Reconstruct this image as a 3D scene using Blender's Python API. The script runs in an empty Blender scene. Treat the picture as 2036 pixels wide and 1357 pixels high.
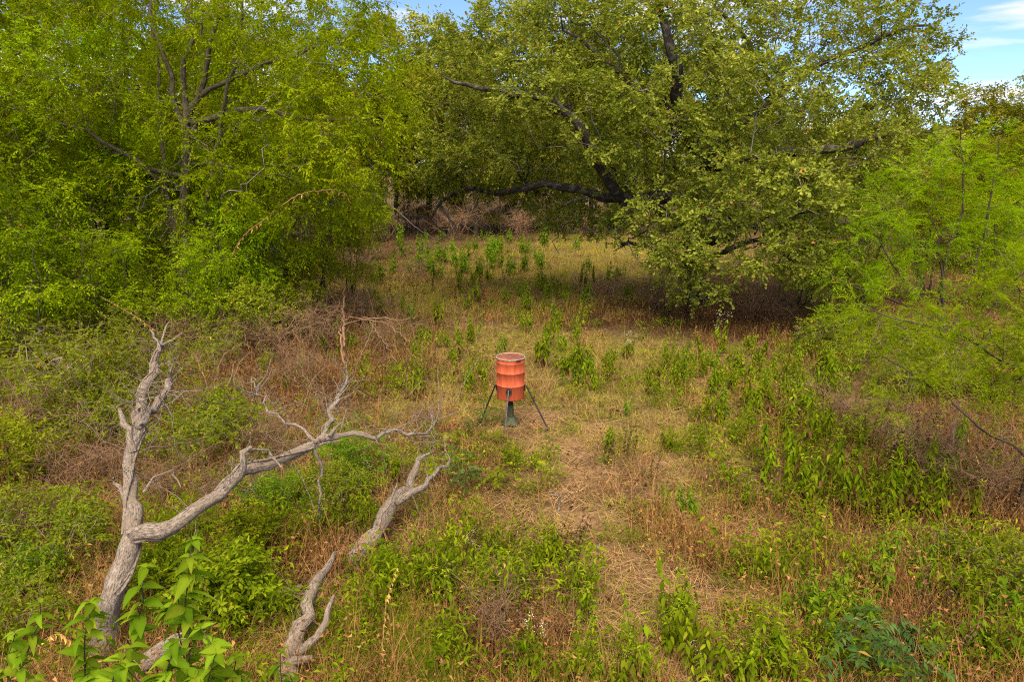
import bpy, math, random
import numpy as np
from math import radians, sin, cos, pi, tan

# ------------------------------------------------------------------ camera, sky, sun, exposure
sc = bpy.context.scene
CAM_H, PITCH, FPX = 5.3, radians(14.5), 1357.0
cam_d = bpy.data.cameras.new('camera'); cam = bpy.data.objects.new('camera', cam_d)
sc.collection.objects.link(cam); sc.camera = cam
cam.location = (0, 0, CAM_H); cam.rotation_euler = (pi / 2 - PITCH, 0, 0)
cam_d.sensor_width = 36.0; cam_d.lens = 24.0; cam_d.clip_start = 0.05; cam_d.clip_end = 3000

SUN_EL, SUN_AZ = radians(61), radians(186)          # azimuth clockwise from +Y
world = bpy.data.worlds.new('World'); sc.world = world; world.use_nodes = True
wn, wl = world.node_tree.nodes, world.node_tree.links
wn.clear()
w_out = wn.new('ShaderNodeOutputWorld'); w_bg = wn.new('ShaderNodeBackground'); w_bg.inputs[1].default_value = 0.058
w_sky = wn.new('ShaderNodeTexSky'); w_sky.sky_type = 'NISHITA'; w_sky.sun_disc = False
w_sky.sun_elevation = SUN_EL; w_sky.sun_rotation = SUN_AZ; w_sky.altitude = 6000; w_sky.air_density = 1.0; w_sky.dust_density = 0.1; w_sky.ozone_density = 3.0
w_tc = wn.new('ShaderNodeTexCoord'); w_map = wn.new('ShaderNodeMapping'); w_map.inputs['Scale'].default_value = (1.6, 1.6, 11.0)
w_no = wn.new('ShaderNodeTexNoise'); w_no.inputs['Scale'].default_value = 1.7; w_no.inputs['Detail'].default_value = 7; w_no.inputs['Roughness'].default_value = 0.55
w_ra = wn.new('ShaderNodeValToRGB'); w_ra.color_ramp.elements[0].position = 0.46; w_ra.color_ramp.elements[1].position = 0.60
w_mix = wn.new('ShaderNodeMixRGB'); w_mix.inputs[2].default_value = (4.6, 4.15, 3.6, 1)
w_map.inputs['Location'].default_value = (3.1, 0.4, 0.25)
wl.new(w_tc.outputs['Generated'], w_map.inputs[0]); wl.new(w_map.outputs[0], w_no.inputs['Vector'])
wl.new(w_no.outputs['Fac'], w_ra.inputs[0]); wl.new(w_ra.outputs[0], w_mix.inputs[0])
wl.new(w_sky.outputs[0], w_mix.inputs[1]); wl.new(w_mix.outputs[0], w_bg.inputs[0]); wl.new(w_bg.outputs[0], w_out.inputs[0])

sun_d = bpy.data.lights.new('sun', 'SUN'); sun = bpy.data.objects.new('sun', sun_d); sc.collection.objects.link(sun)
sun_d.energy = 1.65; sun_d.angle = radians(52); sun_d.color = (1.0, 0.86, 0.62)
sun.rotation_euler = (pi / 2 - SUN_EL, 0, pi - SUN_AZ)
sc.view_settings.view_transform = 'Standard'; sc.view_settings.look = 'None'
sc.view_settings.exposure = 2.42; sc.view_settings.gamma = 1.0; sc.view_settings.use_curve_mapping = False
sc.cycles.use_light_tree = False; sc.cycles.use_denoising = False; sc.cycles.pixel_filter_type = 'BLACKMAN_HARRIS'; sc.cycles.filter_width = 1.15
sc.cycles.max_bounces = 6; sc.cycles.diffuse_bounces = 5; sc.cycles.transmission_bounces = 4; sc.cycles.glossy_bounces = 2
sc.cycles.caustics_reflective = False; sc.cycles.caustics_refractive = False

# ------------------------------------------------------------------ helpers
rng = np.random.default_rng(7)
COL = sc.collection
UPV = np.array([0., 0., 1.])

def ray(u, v):
    a = (u - 1018.0) / FPX; b = (678.5 - v) / FPX
    return np.array([a, cos(PITCH) + b * sin(PITCH), -sin(PITCH) + b * cos(PITCH)])

def gp(u, v, z=0.0):
    """point at height z that the photograph shows at pixel (u, v)"""
    d = ray(u, v); t = (z - CAM_H) / d[2]
    return np.array([d[0] * t, d[1] * t, z])

def at(u, v, y):
    d = ray(u, v); t = y / d[1]
    return np.array([d[0] * t, y, CAM_H + d[2] * t])

def height(x, y):
    x = np.asarray(x, float); y = np.asarray(y, float)
    return (0.05 * np.sin(x * 0.9 + 0.7 * y) + 0.06 * np.sin(0.47 * x - 0.6 * y + 1.3) + 0.03 * np.sin(2.1 * x + 1.7) * np.sin(1.8 * y)) \
        * np.clip((np.hypot(x, y - 13.5) - 0.8) / 2.0, 0.0, 1)

def fbm(x, y, s=1.0, seed=0):
    r = np.random.default_rng(seed + 100); out = np.zeros_like(np.asarray(x, float)); amp = 1.0; tot = 0
    for o in range(4):
        for k in range(3):
            a = r.uniform(0, 2 * pi); f = s * 2 ** o * r.uniform(.7, 1.3)
            out += amp * np.sin(f * (x * cos(a) + y * sin(a)) + r.uniform(0, 6.28)) / 3
        tot += amp * .58; amp *= 0.6
    return out / tot

def nrm(a):
    return a / np.maximum(np.linalg.norm(a, axis=-1, keepdims=True), 1e-9)

def mk_mesh(name, V, F, mat=None, tint=None, vec=None, smooth=False):
    V = np.ascontiguousarray(V, np.float32).reshape(-1, 3)
    if not isinstance(F, list): F = [F]
    F = [np.ascontiguousarray(f, np.int32) for f in F if len(f)]
    me = bpy.data.meshes.new(name)
    me.vertices.add(len(V)); me.vertices.foreach_set('co', V.ravel())
    loops = np.concatenate([f.ravel() for f in F]) if F else np.zeros(0, np.int32)
    tot = np.concatenate([np.full(len(f), f.shape[1], np.int32) for f in F])
    st = np.concatenate([[0], np.cumsum(tot)[:-1]]).astype(np.int32)
    me.loops.add(len(loops)); me.loops.foreach_set('vertex_index', loops)
    me.polygons.add(len(tot)); me.polygons.foreach_set('loop_start', st); me.polygons.foreach_set('loop_total', tot)
    me.polygons.foreach_set('use_smooth', np.full(len(tot), bool(smooth)))
    me.update(calc_edges=True)
    if tint is not None:
        a = me.attributes.new('tint', 'FLOAT', 'POINT'); a.data.foreach_set('value', np.ascontiguousarray(tint, np.float32))
    if vec is not None:
        a = me.attributes.new('tuv', 'FLOAT_VECTOR', 'POINT'); a.data.foreach_set('vector', np.ascontiguousarray(vec, np.float32).ravel())
    if mat is not None: me.materials.append(mat)
    return me

def obj(name, me, parent=None, loc=(0, 0, 0), rotz=0.0):
    o = bpy.data.objects.new(name, me); COL.objects.link(o)
    o.location = loc; o.rotation_euler = (0, 0, rotz); o.parent = parent
    return o

def tag(o, label, cat, group=None, kind=None):
    o['label'] = label
    if cat: o['category'] = cat
    if group: o['group'] = group
    if kind: o['kind'] = kind
    return o

def thing(name, label, cat, loc=(0, 0, 0), rotz=0.0, group=None):
    o = bpy.data.objects.new(name, None); COL.objects.link(o); o.empty_display_size = 0.2
    o.location = loc; o.rotation_euler = (0, 0, rotz)
    return tag(o, label, cat, group)

def dup(root, loc, rotz, scale, label, group=None):
    r = root.copy(); COL.objects.link(r); r.location = loc; r.rotation_euler = (0, 0, rotz)
    r.scale = scale if hasattr(scale, '__len__') else (scale,) * 3
    r['label'] = label
    if group: r['group'] = group
    for ch in list(root.children):
        c = ch.copy(); COL.objects.link(c); c.parent = r
        for g in list(ch.children):
            d = g.copy(); COL.objects.link(d); d.parent = c
    return r

ORD = ['first', 'second', 'third', 'fourth', 'fifth', 'sixth', 'seventh', 'eighth', 'ninth', 'tenth', 'eleventh', 'twelfth',
       'thirteenth', 'fourteenth', 'fifteenth', 'sixteenth', 'seventeenth', 'eighteenth', 'nineteenth', 'twentieth']
ORD += ['%s-%s' % (t, o) for t in ('twenty', 'thirty', 'forty', 'fifty') for o in ORD[:9]]

# ---- tubes: chains of points with radii -> one mesh (tuv = along, around)
def tube_arrays(chains, sides):
    """chains: list of (P (m,3), r (m,))"""
    if not chains: return np.zeros((0, 3)), np.zeros((0, 4), int), np.zeros((0, 3))
    n = [len(c[0]) for c in chains]
    P = np.concatenate([c[0] for c in chains]); R = np.concatenate([c[1] for c in chains])
    cid = np.repeat(np.arange(len(chains)), n); st = np.concatenate([[0], np.cumsum(n)[:-1]])
    first = np.zeros(len(P), bool); first[st] = True
    last = np.zeros(len(P), bool); last[st + np.array(n) - 1] = True
    idx = np.arange(len(P)); nx = np.where(last, idx, idx + 1); pv = np.where(first, idx, idx - 1)
    T = nrm(P[nx] - P[pv] + 1e-7)
    ref = np.array([nrm(c[0][-1] - c[0][0] + 1e-6) for c in chains])
    ax = np.eye(3)[np.argmin(np.abs(ref), axis=1)][cid]
    A = nrm(np.cross(T, ax)); B = np.cross(T, A)
    ang = np.arange(sides) * 2 * pi / sides
    ring = A[:, None, :] * np.cos(ang)[None, :, None] + B[:, None, :] * np.sin(ang)[None, :, None]
    V = P[:, None, :] + ring * R[:, None, None]
    seg = np.linalg.norm(P - P[pv], axis=1); L = np.cumsum(seg); L = L - L[st][cid]
    vec = np.stack([np.repeat(L[:, None], sides, 1), np.cos(ang)[None] * R[:, None], np.sin(ang)[None] * R[:, None]], -1)
    a = idx[~last]; k = np.arange(sides); k2 = (k + 1) % sides
    F = np.stack([a[:, None] * sides + k, a[:, None] * sides + k2, (a[:, None] + 1) * sides + k2, (a[:, None] + 1) * sides + k], -1).reshape(-1, 4)
    return V.reshape(-1, 3), F, vec.reshape(-1, 3)

def tubes_mesh(name, chains, mat, sides=None, smooth=True):
    groups = {}
    for c in chains:
        s = sides or (9 if c[1].max() > 0.09 else 6 if c[1].max() > 0.035 else 4 if c[1].max() > 0.015 else 3)
        groups.setdefault(s, []).append(c)
    Vs, Fs, Vc, off = [], [], [], 0
    for s, cs in groups.items():
        V, F, vec = tube_arrays(cs, s); Vs.append(V); Fs.append(F + off); Vc.append(vec); off += len(V)
    return mk_mesh(name, np.concatenate(Vs), np.concatenate(Fs), mat, vec=np.concatenate(Vc), smooth=smooth)

def spline(pts, step=0.25, jit=0.0, r=rng):
    """Catmull-Rom through pts (m, 3+k) resampled, with wobble on the inner points"""
    p = np.asarray(pts, float)
    if len(p) == 2: p = np.array([p[0], (p[0] + p[1]) / 2, p[1]])
    q = np.concatenate([[2 * p[0] - p[1]], p, [2 * p[-1] - p[-2]]]); out = []
    for i in range(len(p) - 1):
        a, b, c, d = q[i], q[i + 1], q[i + 2], q[i + 3]
        m = max(1, int(round(np.linalg.norm((c - b)[:3]) / step)))
        t = (np.arange(m) / m)[:, None]
        out.append(0.5 * ((2 * b) + (-a + c) * t + (2 * a - 5 * b + 4 * c - d) * t ** 2 + (-a + 3 * b - 3 * c + d) * t ** 3))
    out.append(p[-1:]); out = np.concatenate(out)
    if jit and len(out) > 2: out[1:-1, :3] += r.normal(0, jit, (len(out) - 2, 3))
    return out

# ---- a tree skeleton: hand-laid limbs, then a balanced spanning tree out to the points of the crown
def grow(r, limbs, pts, bf=0.25, rtip=0.005, pw=2.3, seg=0.45, wob=0.10, up=0.0, minz=0.25):
    P, par, rm, pl = [], [], [], []
    for li, L in enumerate(limbs):
        L = np.asarray(L, float); prev = -1
        if li > 0:
            A = np.array(P); prev = int(np.argmin(np.linalg.norm(A - L[0, :3], axis=1)))
        for i, q in enumerate(L):
            if li > 0 and i == 0: continue
            P.append(q[:3]); par.append(prev); rm.append(q[3] if len(q) > 3 else 0.0)
            pl.append(0.0 if prev < 0 else pl[prev] + np.linalg.norm(q[:3] - P[prev])); prev = len(P) - 1
    A = np.asarray(pts, float); n = len(A); best = np.full(n, 1e9); bi = np.zeros(n, int)
    def offer(ids):
        nonlocal best, bi
        for j in ids:
            if P[j][2] < minz and len(P) > 3: continue
            c = np.linalg.norm(A - P[j], axis=1) + bf * pl[j]
            m = c < best; best = np.where(m, c, best); bi = np.where(m, j, bi)
    offer(range(len(P))); done = np.zeros(n, bool)
    for _ in range(n):
        k = int(np.argmin(np.where(done, 1e9, best))); done[k] = True; j = bi[k]
        a, b = np.array(P[j]), A[k]; d = np.linalg.norm(b - a)
        m = max(1, int(round(d / seg))); off = r.normal(0, wob * d, 3); off[2] += up * d
        new = []; prev = j
        for i in range(1, m + 1):
            t = i / m; q = a + (b - a) * t + off * (4 * t * (1 - t)) * 0.5 + (r.normal(0, 0.02, 3) if i < m else 0)
            P.append(q); par.append(prev); rm.append(0.0); pl.append(pl[prev] + np.linalg.norm(q - P[prev])); prev = len(P) - 1; new.append(prev)
        offer(new)
    N = len(P); P = np.array(P); par = np.array(par); acc = np.zeros(N); nch = np.zeros(N, int); R = np.zeros(N)
    for i in range(N - 1, -1, -1):
        R[i] = max(rtip, acc[i] ** (1 / pw) if acc[i] > 0 else 0, rm[i])
        if par[i] >= 0: acc[par[i]] += R[i] ** pw if rm[i] == 0 else 0; nch[par[i]] += 1
    main = np.full(N, -1)
    for i in range(N):
        p = par[i]
        if p >= 0 and (main[p] < 0 or R[i] > R[main[p]]): main[p] = i
    chains = []
    for i in range(N):
        if par[i] < 0 or main[par[i]] != i:
            ids = []; k = i
            while k >= 0: ids.append(k); k = main[k]
            pp, rr = P[ids], R[ids]
            if par[i] >= 0:
                pp = np.concatenate([P[par[i]][None], pp]); rr = np.concatenate([[min(rr[0] * 1.15, R[par[i]])], rr])
            if len(pp) > 1:
                rr = rr.copy(); rr[-1] *= 0.45; chains.append((pp, rr))
    D = np.zeros_like(P); has = par >= 0; D[has] = nrm(P[has] - P[par[has]]); D[~has] = UPV
    return dict(P=P, R=R, D=D, par=par, nch=nch, chains=chains)

# ---- leaves
def T_kite(w=0.5, wide=0.45, fold=0.10, droop=0.12):
    return (np.array([[0, 0, 0], [wide, -w / 2, fold], [1, 0, -droop], [wide, w / 2, fold]]), np.array([[0, 1, 2], [0, 2, 3]]))
def T_leaf(w=0.4, fold=0.10, droop=0.35, st=((0, .05), (.25, .8), (.5, 1.), (.78, .6), (1., 0.))):
    V, F = [], []
    for t, k in st:
        x = t - 0.10 * droop * t * t; z = -droop * t * t
        V += [[x, -w / 2 * k, z + fold * k], [x, 0, z], [x, w / 2 * k, z + fold * k]]
    for i in range(len(st) - 1):
        a = 3 * i; F += [[a, a + 3, a + 4, a + 1], [a + 1, a + 4, a + 5, a + 2]]
    return np.array(V), np.array(F)

def leaf_verts(tpl, pos, d, n, size, tint):
    tv, tf = tpl; d = nrm(d); s = nrm(np.cross(n, d)); n = np.cross(d, s)
    V = pos[:, None, :] + size[:, None, None] * (tv[None, :, 0:1] * d[:, None, :] + tv[None, :, 1:2] * s[:, None, :] + tv[None, :, 2:3] * n[:, None, :])
    F = tf[None] + (np.arange(len(pos)) * len(tv))[:, None, None]
    return V.reshape(-1, 3), F.reshape(-1, tf.shape[1]), np.repeat(tint, len(tv))

def sprigs(r, P, D, k=3, L=0.35, m=6, leaf=0.09, dirw=0.7, rnd=0.6, lift=0.1, sag=0.25, side=0.8, droop=0.25, upb=0.8, dead=0.003, tvar=0.16, sprig_tint=None):
    N = len(P) * k; P = np.repeat(P, k, 0); D = np.repeat(D, k, 0)
    d = nrm(D * dirw + r.normal(0, rnd, (N, 3)) + UPV * lift); Ls = L * r.uniform(.6, 1.3, N)
    s = nrm(np.cross(d, UPV + r.normal(0, .25, (N, 3))))
    t = np.linspace(0.12, 1, m); sg = np.where(np.arange(m) % 2, 1., -1.); sg[-1] = 0.15
    pos = P[:, None] + d[:, None] * (Ls[:, None, None] * t[None, :, None]) - UPV * (sag * Ls[:, None, None] * (t ** 2)[None, :, None])
    ld = d[:, None] * (0.55 + 0.45 * (t ** 3)[None, :, None]) + s[:, None] * side * sg[None, :, None] + r.normal(0, .25, (N, m, 3)) - UPV * droop
    nn = UPV * upb + r.normal(0, .55, (N, m, 3))
    base = np.repeat(sprig_tint, k) if sprig_tint is not None else 0.5
    tt = (base + r.normal(0, tvar * .8, N))[:, None] + r.normal(0, tvar * .7, (N, m)); tt = np.clip(tt, 0.0, 0.93)
    tt[r.random((N, m)) < dead] = 1.0
    sz = leaf * r.uniform(.65, 1.25, (N, m))
    stems = [(P[i] + d[i] * Ls[i] * tq[:, None] - UPV * (sag * Ls[i] * tq[:, None] ** 2)) for tq in [np.array([0, .5, 1.])] for i in range(N)] if L > 0 else []
    return pos.reshape(-1, 3), nrm(ld.reshape(-1, 3)), nrm(nn.reshape(-1, 3)), sz.ravel(), tt.ravel(), stems

def leaves_mesh(name, tpl, lv, mat):
    V, F, t = leaf_verts(tpl, lv[0], lv[1], lv[2], lv[3], lv[4])
    return mk_mesh(name, V, F, mat, tint=t)

def blob_points(r, blobs, n, shell=0.55):
    """points in a union of ellipsoids (c, (rx, ry, rz)), more of them near the outside"""
    w = np.array([b[1][0] * b[1][1] * b[1][2] for b in blobs]) ** (2 / 3); cnt = np.maximum(1, (w / w.sum() * n)).astype(int); out = []
    for (c, rad), k in zip(blobs, cnt):
        d = nrm(r.normal(0, 1, (k, 3))); q = r.random(k) ** (1 / 3); q = np.where(r.random(k) < shell, r.uniform(.78, 1.0, k), q)
        out.append(np.asarray(c) + d * q[:, None] * np.asarray(rad))
    return np.concatenate(out)

# ------------------------------------------------------------------ materials
def new_mat(name):
    m = bpy.data.materials.new(name); m.use_nodes = True; nt = m.node_tree; nt.nodes.clear()
    o = nt.nodes.new('ShaderNodeOutputMaterial'); return m, nt, o

def ramp(nt, fac, stops, interp='LINEAR'):
    n = nt.nodes.new('ShaderNodeValToRGB'); cr = n.color_ramp; cr.interpolation = interp
    while len(cr.elements) < len(stops): cr.elements.new(0.5)
    for e, (p, c) in zip(cr.elements, stops): e.position = p; e.color = (*c, 1)
    nt.links.new(fac, n.inputs[0]); return n.outputs[0]

def leaf_mat(name, dark, mid, light, dead=(0.45, 0.16, 0.06), trans=0.38, rough=0.5, spec=0.1, warm=1.0):
    m, nt, o = new_mat(name)
    a = nt.nodes.new('ShaderNodeAttribute'); a.attribute_name = 'tint'
    c = ramp(nt, a.outputs['Fac'], [(0.0, dark), (0.5, mid), (0.94, light), (0.97, dead)])
    oi = nt.nodes.new('ShaderNodeObjectInfo'); hsv = nt.nodes.new('ShaderNodeHueSaturation')
    mr = nt.nodes.new('ShaderNodeMapRange'); mr.inputs[3].default_value = 0.82; mr.inputs[4].default_value = 1.18
    mh = nt.nodes.new('ShaderNodeMapRange'); mh.inputs[3].default_value = 0.488; mh.inputs[4].default_value = 0.512
    nt.links.new(oi.outputs['Random'], mr.inputs[0]); nt.links.new(oi.outputs['Random'], mh.inputs[0])
    nt.links.new(mr.outputs[0], hsv.inputs['Value']); nt.links.new(mh.outputs[0], hsv.inputs['Hue']); nt.links.new(c, hsv.inputs['Color'])
    b = nt.nodes.new('ShaderNodeBsdfDiffuse'); t = nt.nodes.new('ShaderNodeBsdfTranslucent'); mx = nt.nodes.new('ShaderNodeMixShader'); mx.inputs[0].default_value = trans
    g = nt.nodes.new('ShaderNodeMixRGB'); g.blend_type = 'MULTIPLY'; g.inputs[0].default_value = 1; g.inputs[2].default_value = (1.5 * warm, 1.5, .7, 1)
    nt.links.new(hsv.outputs[0], b.inputs['Color']); nt.links.new(hsv.outputs[0], g.inputs[1]); nt.links.new(g.outputs[0], t.inputs[0])
    nt.links.new(b.outputs[0], mx.inputs[1]); nt.links.new(t.outputs[0], mx.inputs[2]); sh = mx.outputs[0]
    if spec > .2:
        gl = nt.nodes.new('ShaderNodeBsdfGlossy'); gl.inputs['Roughness'].default_value = rough; gl.inputs['Color'].default_value = (1, 1, 1, 1)
        m2 = nt.nodes.new('ShaderNodeMixShader'); m2.inputs[0].default_value = .11 * spec; nt.links.new(sh, m2.inputs[1]); nt.links.new(gl.outputs[0], m2.inputs[2]); sh = m2.outputs[0]
    nt.links.new(sh, o.inputs[0])
    return m

def bark_mat(name, dark, light, along=3.0, around=26.0, bump=0.5, lich=None, rough=0.9, crack=.30):
    m, nt, o = new_mat(name)
    a = nt.nodes.new('ShaderNodeAttribute'); a.attribute_name = 'tuv'
    mp = nt.nodes.new('ShaderNodeMapping'); mp.inputs['Scale'].default_value = (along, around, around)
    n1 = nt.nodes.new('ShaderNodeTexNoise'); n1.inputs['Scale'].default_value = 1.0; n1.inputs['Detail'].default_value = 6; n1.inputs['Roughness'].default_value = .65
    nt.links.new(a.outputs['Vector'], mp.inputs[0]); nt.links.new(mp.outputs[0], n1.inputs['Vector'])
    mid = tuple((x + y) / 2 for x, y in zip(dark, light))
    c = ramp(nt, n1.outputs['Fac'], [(crack, tuple(x * .28 for x in dark)), (crack + .12, dark), (crack + .25, mid), (crack + .42, light)])
    if lich:
        tc = nt.nodes.new('ShaderNodeTexCoord'); n2 = nt.nodes.new('ShaderNodeTexNoise'); n2.inputs['Scale'].default_value = 5.0; n2.inputs['Detail'].default_value = 5
        nt.links.new(tc.outputs['Object'], n2.inputs['Vector'])
        f = ramp(nt, n2.outputs['Fac'], [(0.5, (0, 0, 0)), (0.62, (1, 1, 1))]); mx = nt.nodes.new('ShaderNodeMixRGB'); mx.inputs[2].default_value = (*lich, 1)
        s = nt.nodes.new('ShaderNodeMath'); s.operation = 'MULTIPLY'; s.inputs[1].default_value = .7
        nt.links.new(f, s.inputs[0]); nt.links.new(s.outputs[0], mx.inputs[0]); nt.links.new(c, mx.inputs[1]); c = mx.outputs[0]
    b = nt.nodes.new('ShaderNodeBsdfPrincipled'); b.inputs['Roughness'].default_value = rough; b.inputs['Specular IOR Level'].default_value = .2
    bp = nt.nodes.new('ShaderNodeBump'); bp.inputs['Strength'].default_value = bump; bp.inputs['Distance'].default_value = 0.03
    nt.links.new(n1.outputs['Fac'], bp.inputs['Height']); nt.links.new(bp.outputs[0], b.inputs['Normal'])
    nt.links.new(c, b.inputs['Base Color']); nt.links.new(b.outputs[0], o.inputs[0]); return m

def plain_mat(name, col, rough=0.6, metal=0.0, var=0.25, scale=18.0, spec=.4):
    m, nt, o = new_mat(name)
    tc = nt.nodes.new('ShaderNodeTexCoord'); n = nt.nodes.new('ShaderNodeTexNoise'); n.inputs['Scale'].default_value = scale; n.inputs['Detail'].default_value = 5
    nt.links.new(tc.outputs['Object'], n.inputs['Vector'])
    c = ramp(nt, n.outputs['Fac'], [(0.3, tuple(x * (1 - var) for x in col)), (0.7, tuple(min(1, x * (1 + var)) for x in col))])
    b = nt.nodes.new('ShaderNodeBsdfPrincipled'); b.inputs['Roughness'].default_value = rough; b.inputs['Metallic'].default_value = metal; b.inputs['Specular IOR Level'].default_value = spec
    nt.links.new(c, b.inputs['Base Color']); nt.links.new(b.outputs[0], o.inputs[0]); return m

def stem_mat(name, dark, light):
    """dry grass, litter: colour by the tint of each blade"""
    return leaf_mat(name, dark, tuple((a + b) / 2 for a, b in zip(dark, light)), light, dead=light, trans=0.15, rough=.7, spec=.15, warm=1.0)

M_OAK = leaf_mat('oak_leaf', (0.0726, 0.0918, 0.009), (0.1782, 0.2038, 0.022), (0.341, 0.3416, 0.062), trans=.30)
M_ELM = leaf_mat('elm_leaf', (0.0842, 0.1411, 0.003), (0.2007, 0.2891, 0.005), (0.3614, 0.4568, 0.012), trans=.42)
M_WOOD = leaf_mat('woodland_leaf', (0.0903, 0.1156, 0.004), (0.2072, 0.2407, 0.009), (0.3526, 0.3752, 0.024), trans=.38)
M_FAR = leaf_mat('far_leaf', (0.0902, 0.103, 0.008), (0.2002, 0.2072, 0.018), (0.33, 0.3192, 0.042), trans=.32)
M_MESQ = leaf_mat('mesquite_leaf', (0.1045, 0.176, 0.003), (0.209, 0.319, 0.005), (0.363, 0.462, 0.01), trans=.45)
M_WEED = leaf_mat('weed_leaf', (0.068, 0.102, 0.004), (0.15, 0.205, 0.006), (0.31, 0.345, 0.015), dead=(.17, .11, .035), trans=.36)
M_BLUE = leaf_mat('sumac_leaf', (.026, .056, .013), (.055, .105, .024), (.115, .180, .050), dead=(.35, .2, .05), trans=.28)
M_LIME = leaf_mat('sapling_leaf', (0.068, 0.1275, 0.006), (0.1275, 0.2125, 0.009), (0.2295, 0.3145, 0.018), dead=(.35, .20, .04), trans=.42)
M_SHRUB = leaf_mat('shrub_leaf', (0.07, 0.102, 0.005), (0.152, 0.184, 0.009), (0.27, 0.295, 0.022), dead=(.50, .24, .05), trans=.36)
M_GRASS = leaf_mat('grass_blade', (0.11, 0.125, 0.008), (0.25, 0.24, 0.018), (0.43, 0.35, 0.06), trans=.3)
M_STRAW = stem_mat('straw', (.155, .088, .038), (.480, .310, .145))
M_RUST = stem_mat('rusty_dead_weed', (.105, .046, .018), (.420, .215, .085))
M_LITTER = stem_mat('dry_litter', (.070, .034, .016), (.300, .160, .080))
M_DRYSTALK = stem_mat('dry_stalk', (.050, .030, .018), (.230, .140, .075))
M_ORANGE = stem_mat('orange_dead_leaf', (.45, .20, .05), (.75, .42, .14))
M_PALE = stem_mat('pale_flower', (.50, .48, .36), (.80, .74, .66))
B_OAK = bark_mat('oak_bark', (.022, .017, .013), (.075, .060, .048), lich=(.12, .11, .095))
B_ELM = bark_mat('elm_bark', (.060, .046, .030), (.165, .130, .090), lich=(.15, .13, .085))
B_GREYTWIG = bark_mat('grey_twig', (.110, .095, .080), (.300, .270, .235))
B_DARK = bark_mat('dark_bark', (.050, .038, .026), (.150, .115, .080))
B_DEAD = bark_mat('dead_wood', (.200, .155, .125), (.430, .365, .320), along=22.0, around=60.0, bump=1.0, lich=(.20, .155, .12), crack=.35)
B_TWIG = bark_mat('bare_twig', (.210, .150, .110), (.420, .320, .250), along=4)
B_STEM = bark_mat('weed_stem', (.070, .055, .028), (.150, .120, .050), along=4)
B_BRUSH = bark_mat('brown_brush', (.150, .085, .048), (.330, .205, .125), along=4)
B_VINE = bark_mat('dry_vine', (.260, .150, .060), (.480, .300, .130), along=4)

# ------------------------------------------------------------------ ground masks (ellipses on the ground, metres)
def blob_mask(x, y, blobs):
    out = np.zeros_like(x)
    for u, v, rx, ry in blobs:
        c = gp(u, v); q = np.hypot((x - c[0]) / rx, (y - c[1]) / ry)
        out = np.maximum(out, np.clip(1.6 - q * 1.1, 0, 1))
    return np.clip(out + 0.28 * fbm(x, y, 2.3, 3) * (out > 0.02), 0, 1)
PATH = [(1065, 838, .75, .7), (1120, 885, .7, .7), (1140, 960, .7, .7), (1165, 1040, .62, .6), (1210, 1110, .55, .5), (1310, 1165, .55, .4), (1460, 1190, .4, .3),
        (1250, 1230, .5, .4), (1310, 1300, .4, .3), (1400, 1015, .35, .35), (1330, 935, .4, .5), (1490, 1060, .3, .3), (1180, 855, .5, .45), (1000, 1000, .35, .35)]
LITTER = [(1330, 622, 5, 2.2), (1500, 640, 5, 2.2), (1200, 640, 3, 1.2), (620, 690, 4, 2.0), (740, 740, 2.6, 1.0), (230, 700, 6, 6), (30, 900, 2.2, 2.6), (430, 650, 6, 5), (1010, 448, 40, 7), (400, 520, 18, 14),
          (1620, 860, 1.6, 1.0), (1850, 1000, 1.9, 1.2), (1980, 900, 3, 2), (1000, 1265, .8, .5), (650, 780, 2, 1.2), (1700, 560, 9, 8), (1900, 1250, 1.2, 1.0), (500, 1150, 1.2, .8)]
MEADOW = [(850, 560, 6, 6), (1080, 525, 7, 8), (1230, 490, 7, 8), (820, 600, 3, 3), (950, 690, 3, 2.4), (1160, 700, 3.4, 2.2), (1290, 790, 2.2, 1.6), (1010, 760, 2.2, 1.2), (900, 800, 1.8, 1.2), (1330, 860, 2, 1), (1120, 600, 3, 3)]
GREEN = [(1400, 760, 3, 2.2), (1600, 760, 3.2, 2.2), (1640, 900, 2.2, 1.4), (1560, 985, 1.2, .9), (1760, 1010, 2, .8), (1720, 1150, 1.6, .9), (1650, 1260, 1.4, .6), (1880, 1200, 1.5, 1.2), (860, 1150, 1.1, .8), (1080, 1150, .9, .6),
         (560, 1040, 1.6, 1.0), (320, 1120, 1.2, .8), (60, 1100, .9, 1.0), (700, 1260, 1.2, .8), (830, 760, 1.5, .8), (960, 930, 1.2, .8), (1350, 1310, 1, .4), (150, 900, 1.2, 1.0), (1540, 1330, .9, .4), (1130, 1330, .8, .3)]

# ------------------------------------------------------------------ ground
def axis(a, b, core0, core1, step, n):
    core = np.arange(core0, core1 + step, step); g = np.geomspace(1, 1 + b - core1, n)[1:] + core1 - 1; l = core0 - (np.geomspace(1, 1 + core0 - a, n)[1:] - 1)
    return np.concatenate([l[::-1], core, g])
gx = axis(-900, 900, -30, 30, 0.5, 26); gy = axis(-60, 1500, 2, 60, 0.5, 26)
GX, GY = np.meshgrid(gx, gy, indexing='ij'); xf, yf = GX.ravel(), GY.ravel()
GZ = height(xf, yf) * np.clip(1.5 - np.hypot(xf, yf) / 120, 0, 1) + 0.02 * fbm(xf, yf, 6, 9) * (np.hypot(xf, yf - 20) < 45)
ni, nj = GX.shape; I, J = np.meshgrid(np.arange(ni - 1), np.arange(nj - 1), indexing='ij'); a0 = (I * nj + J).ravel()
gF = np.stack([a0, a0 + nj, a0 + nj + 1, a0 + 1], -1)
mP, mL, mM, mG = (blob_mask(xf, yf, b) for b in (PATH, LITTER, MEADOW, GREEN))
m_ground, nt, o = new_mat('ground_soil')
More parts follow.
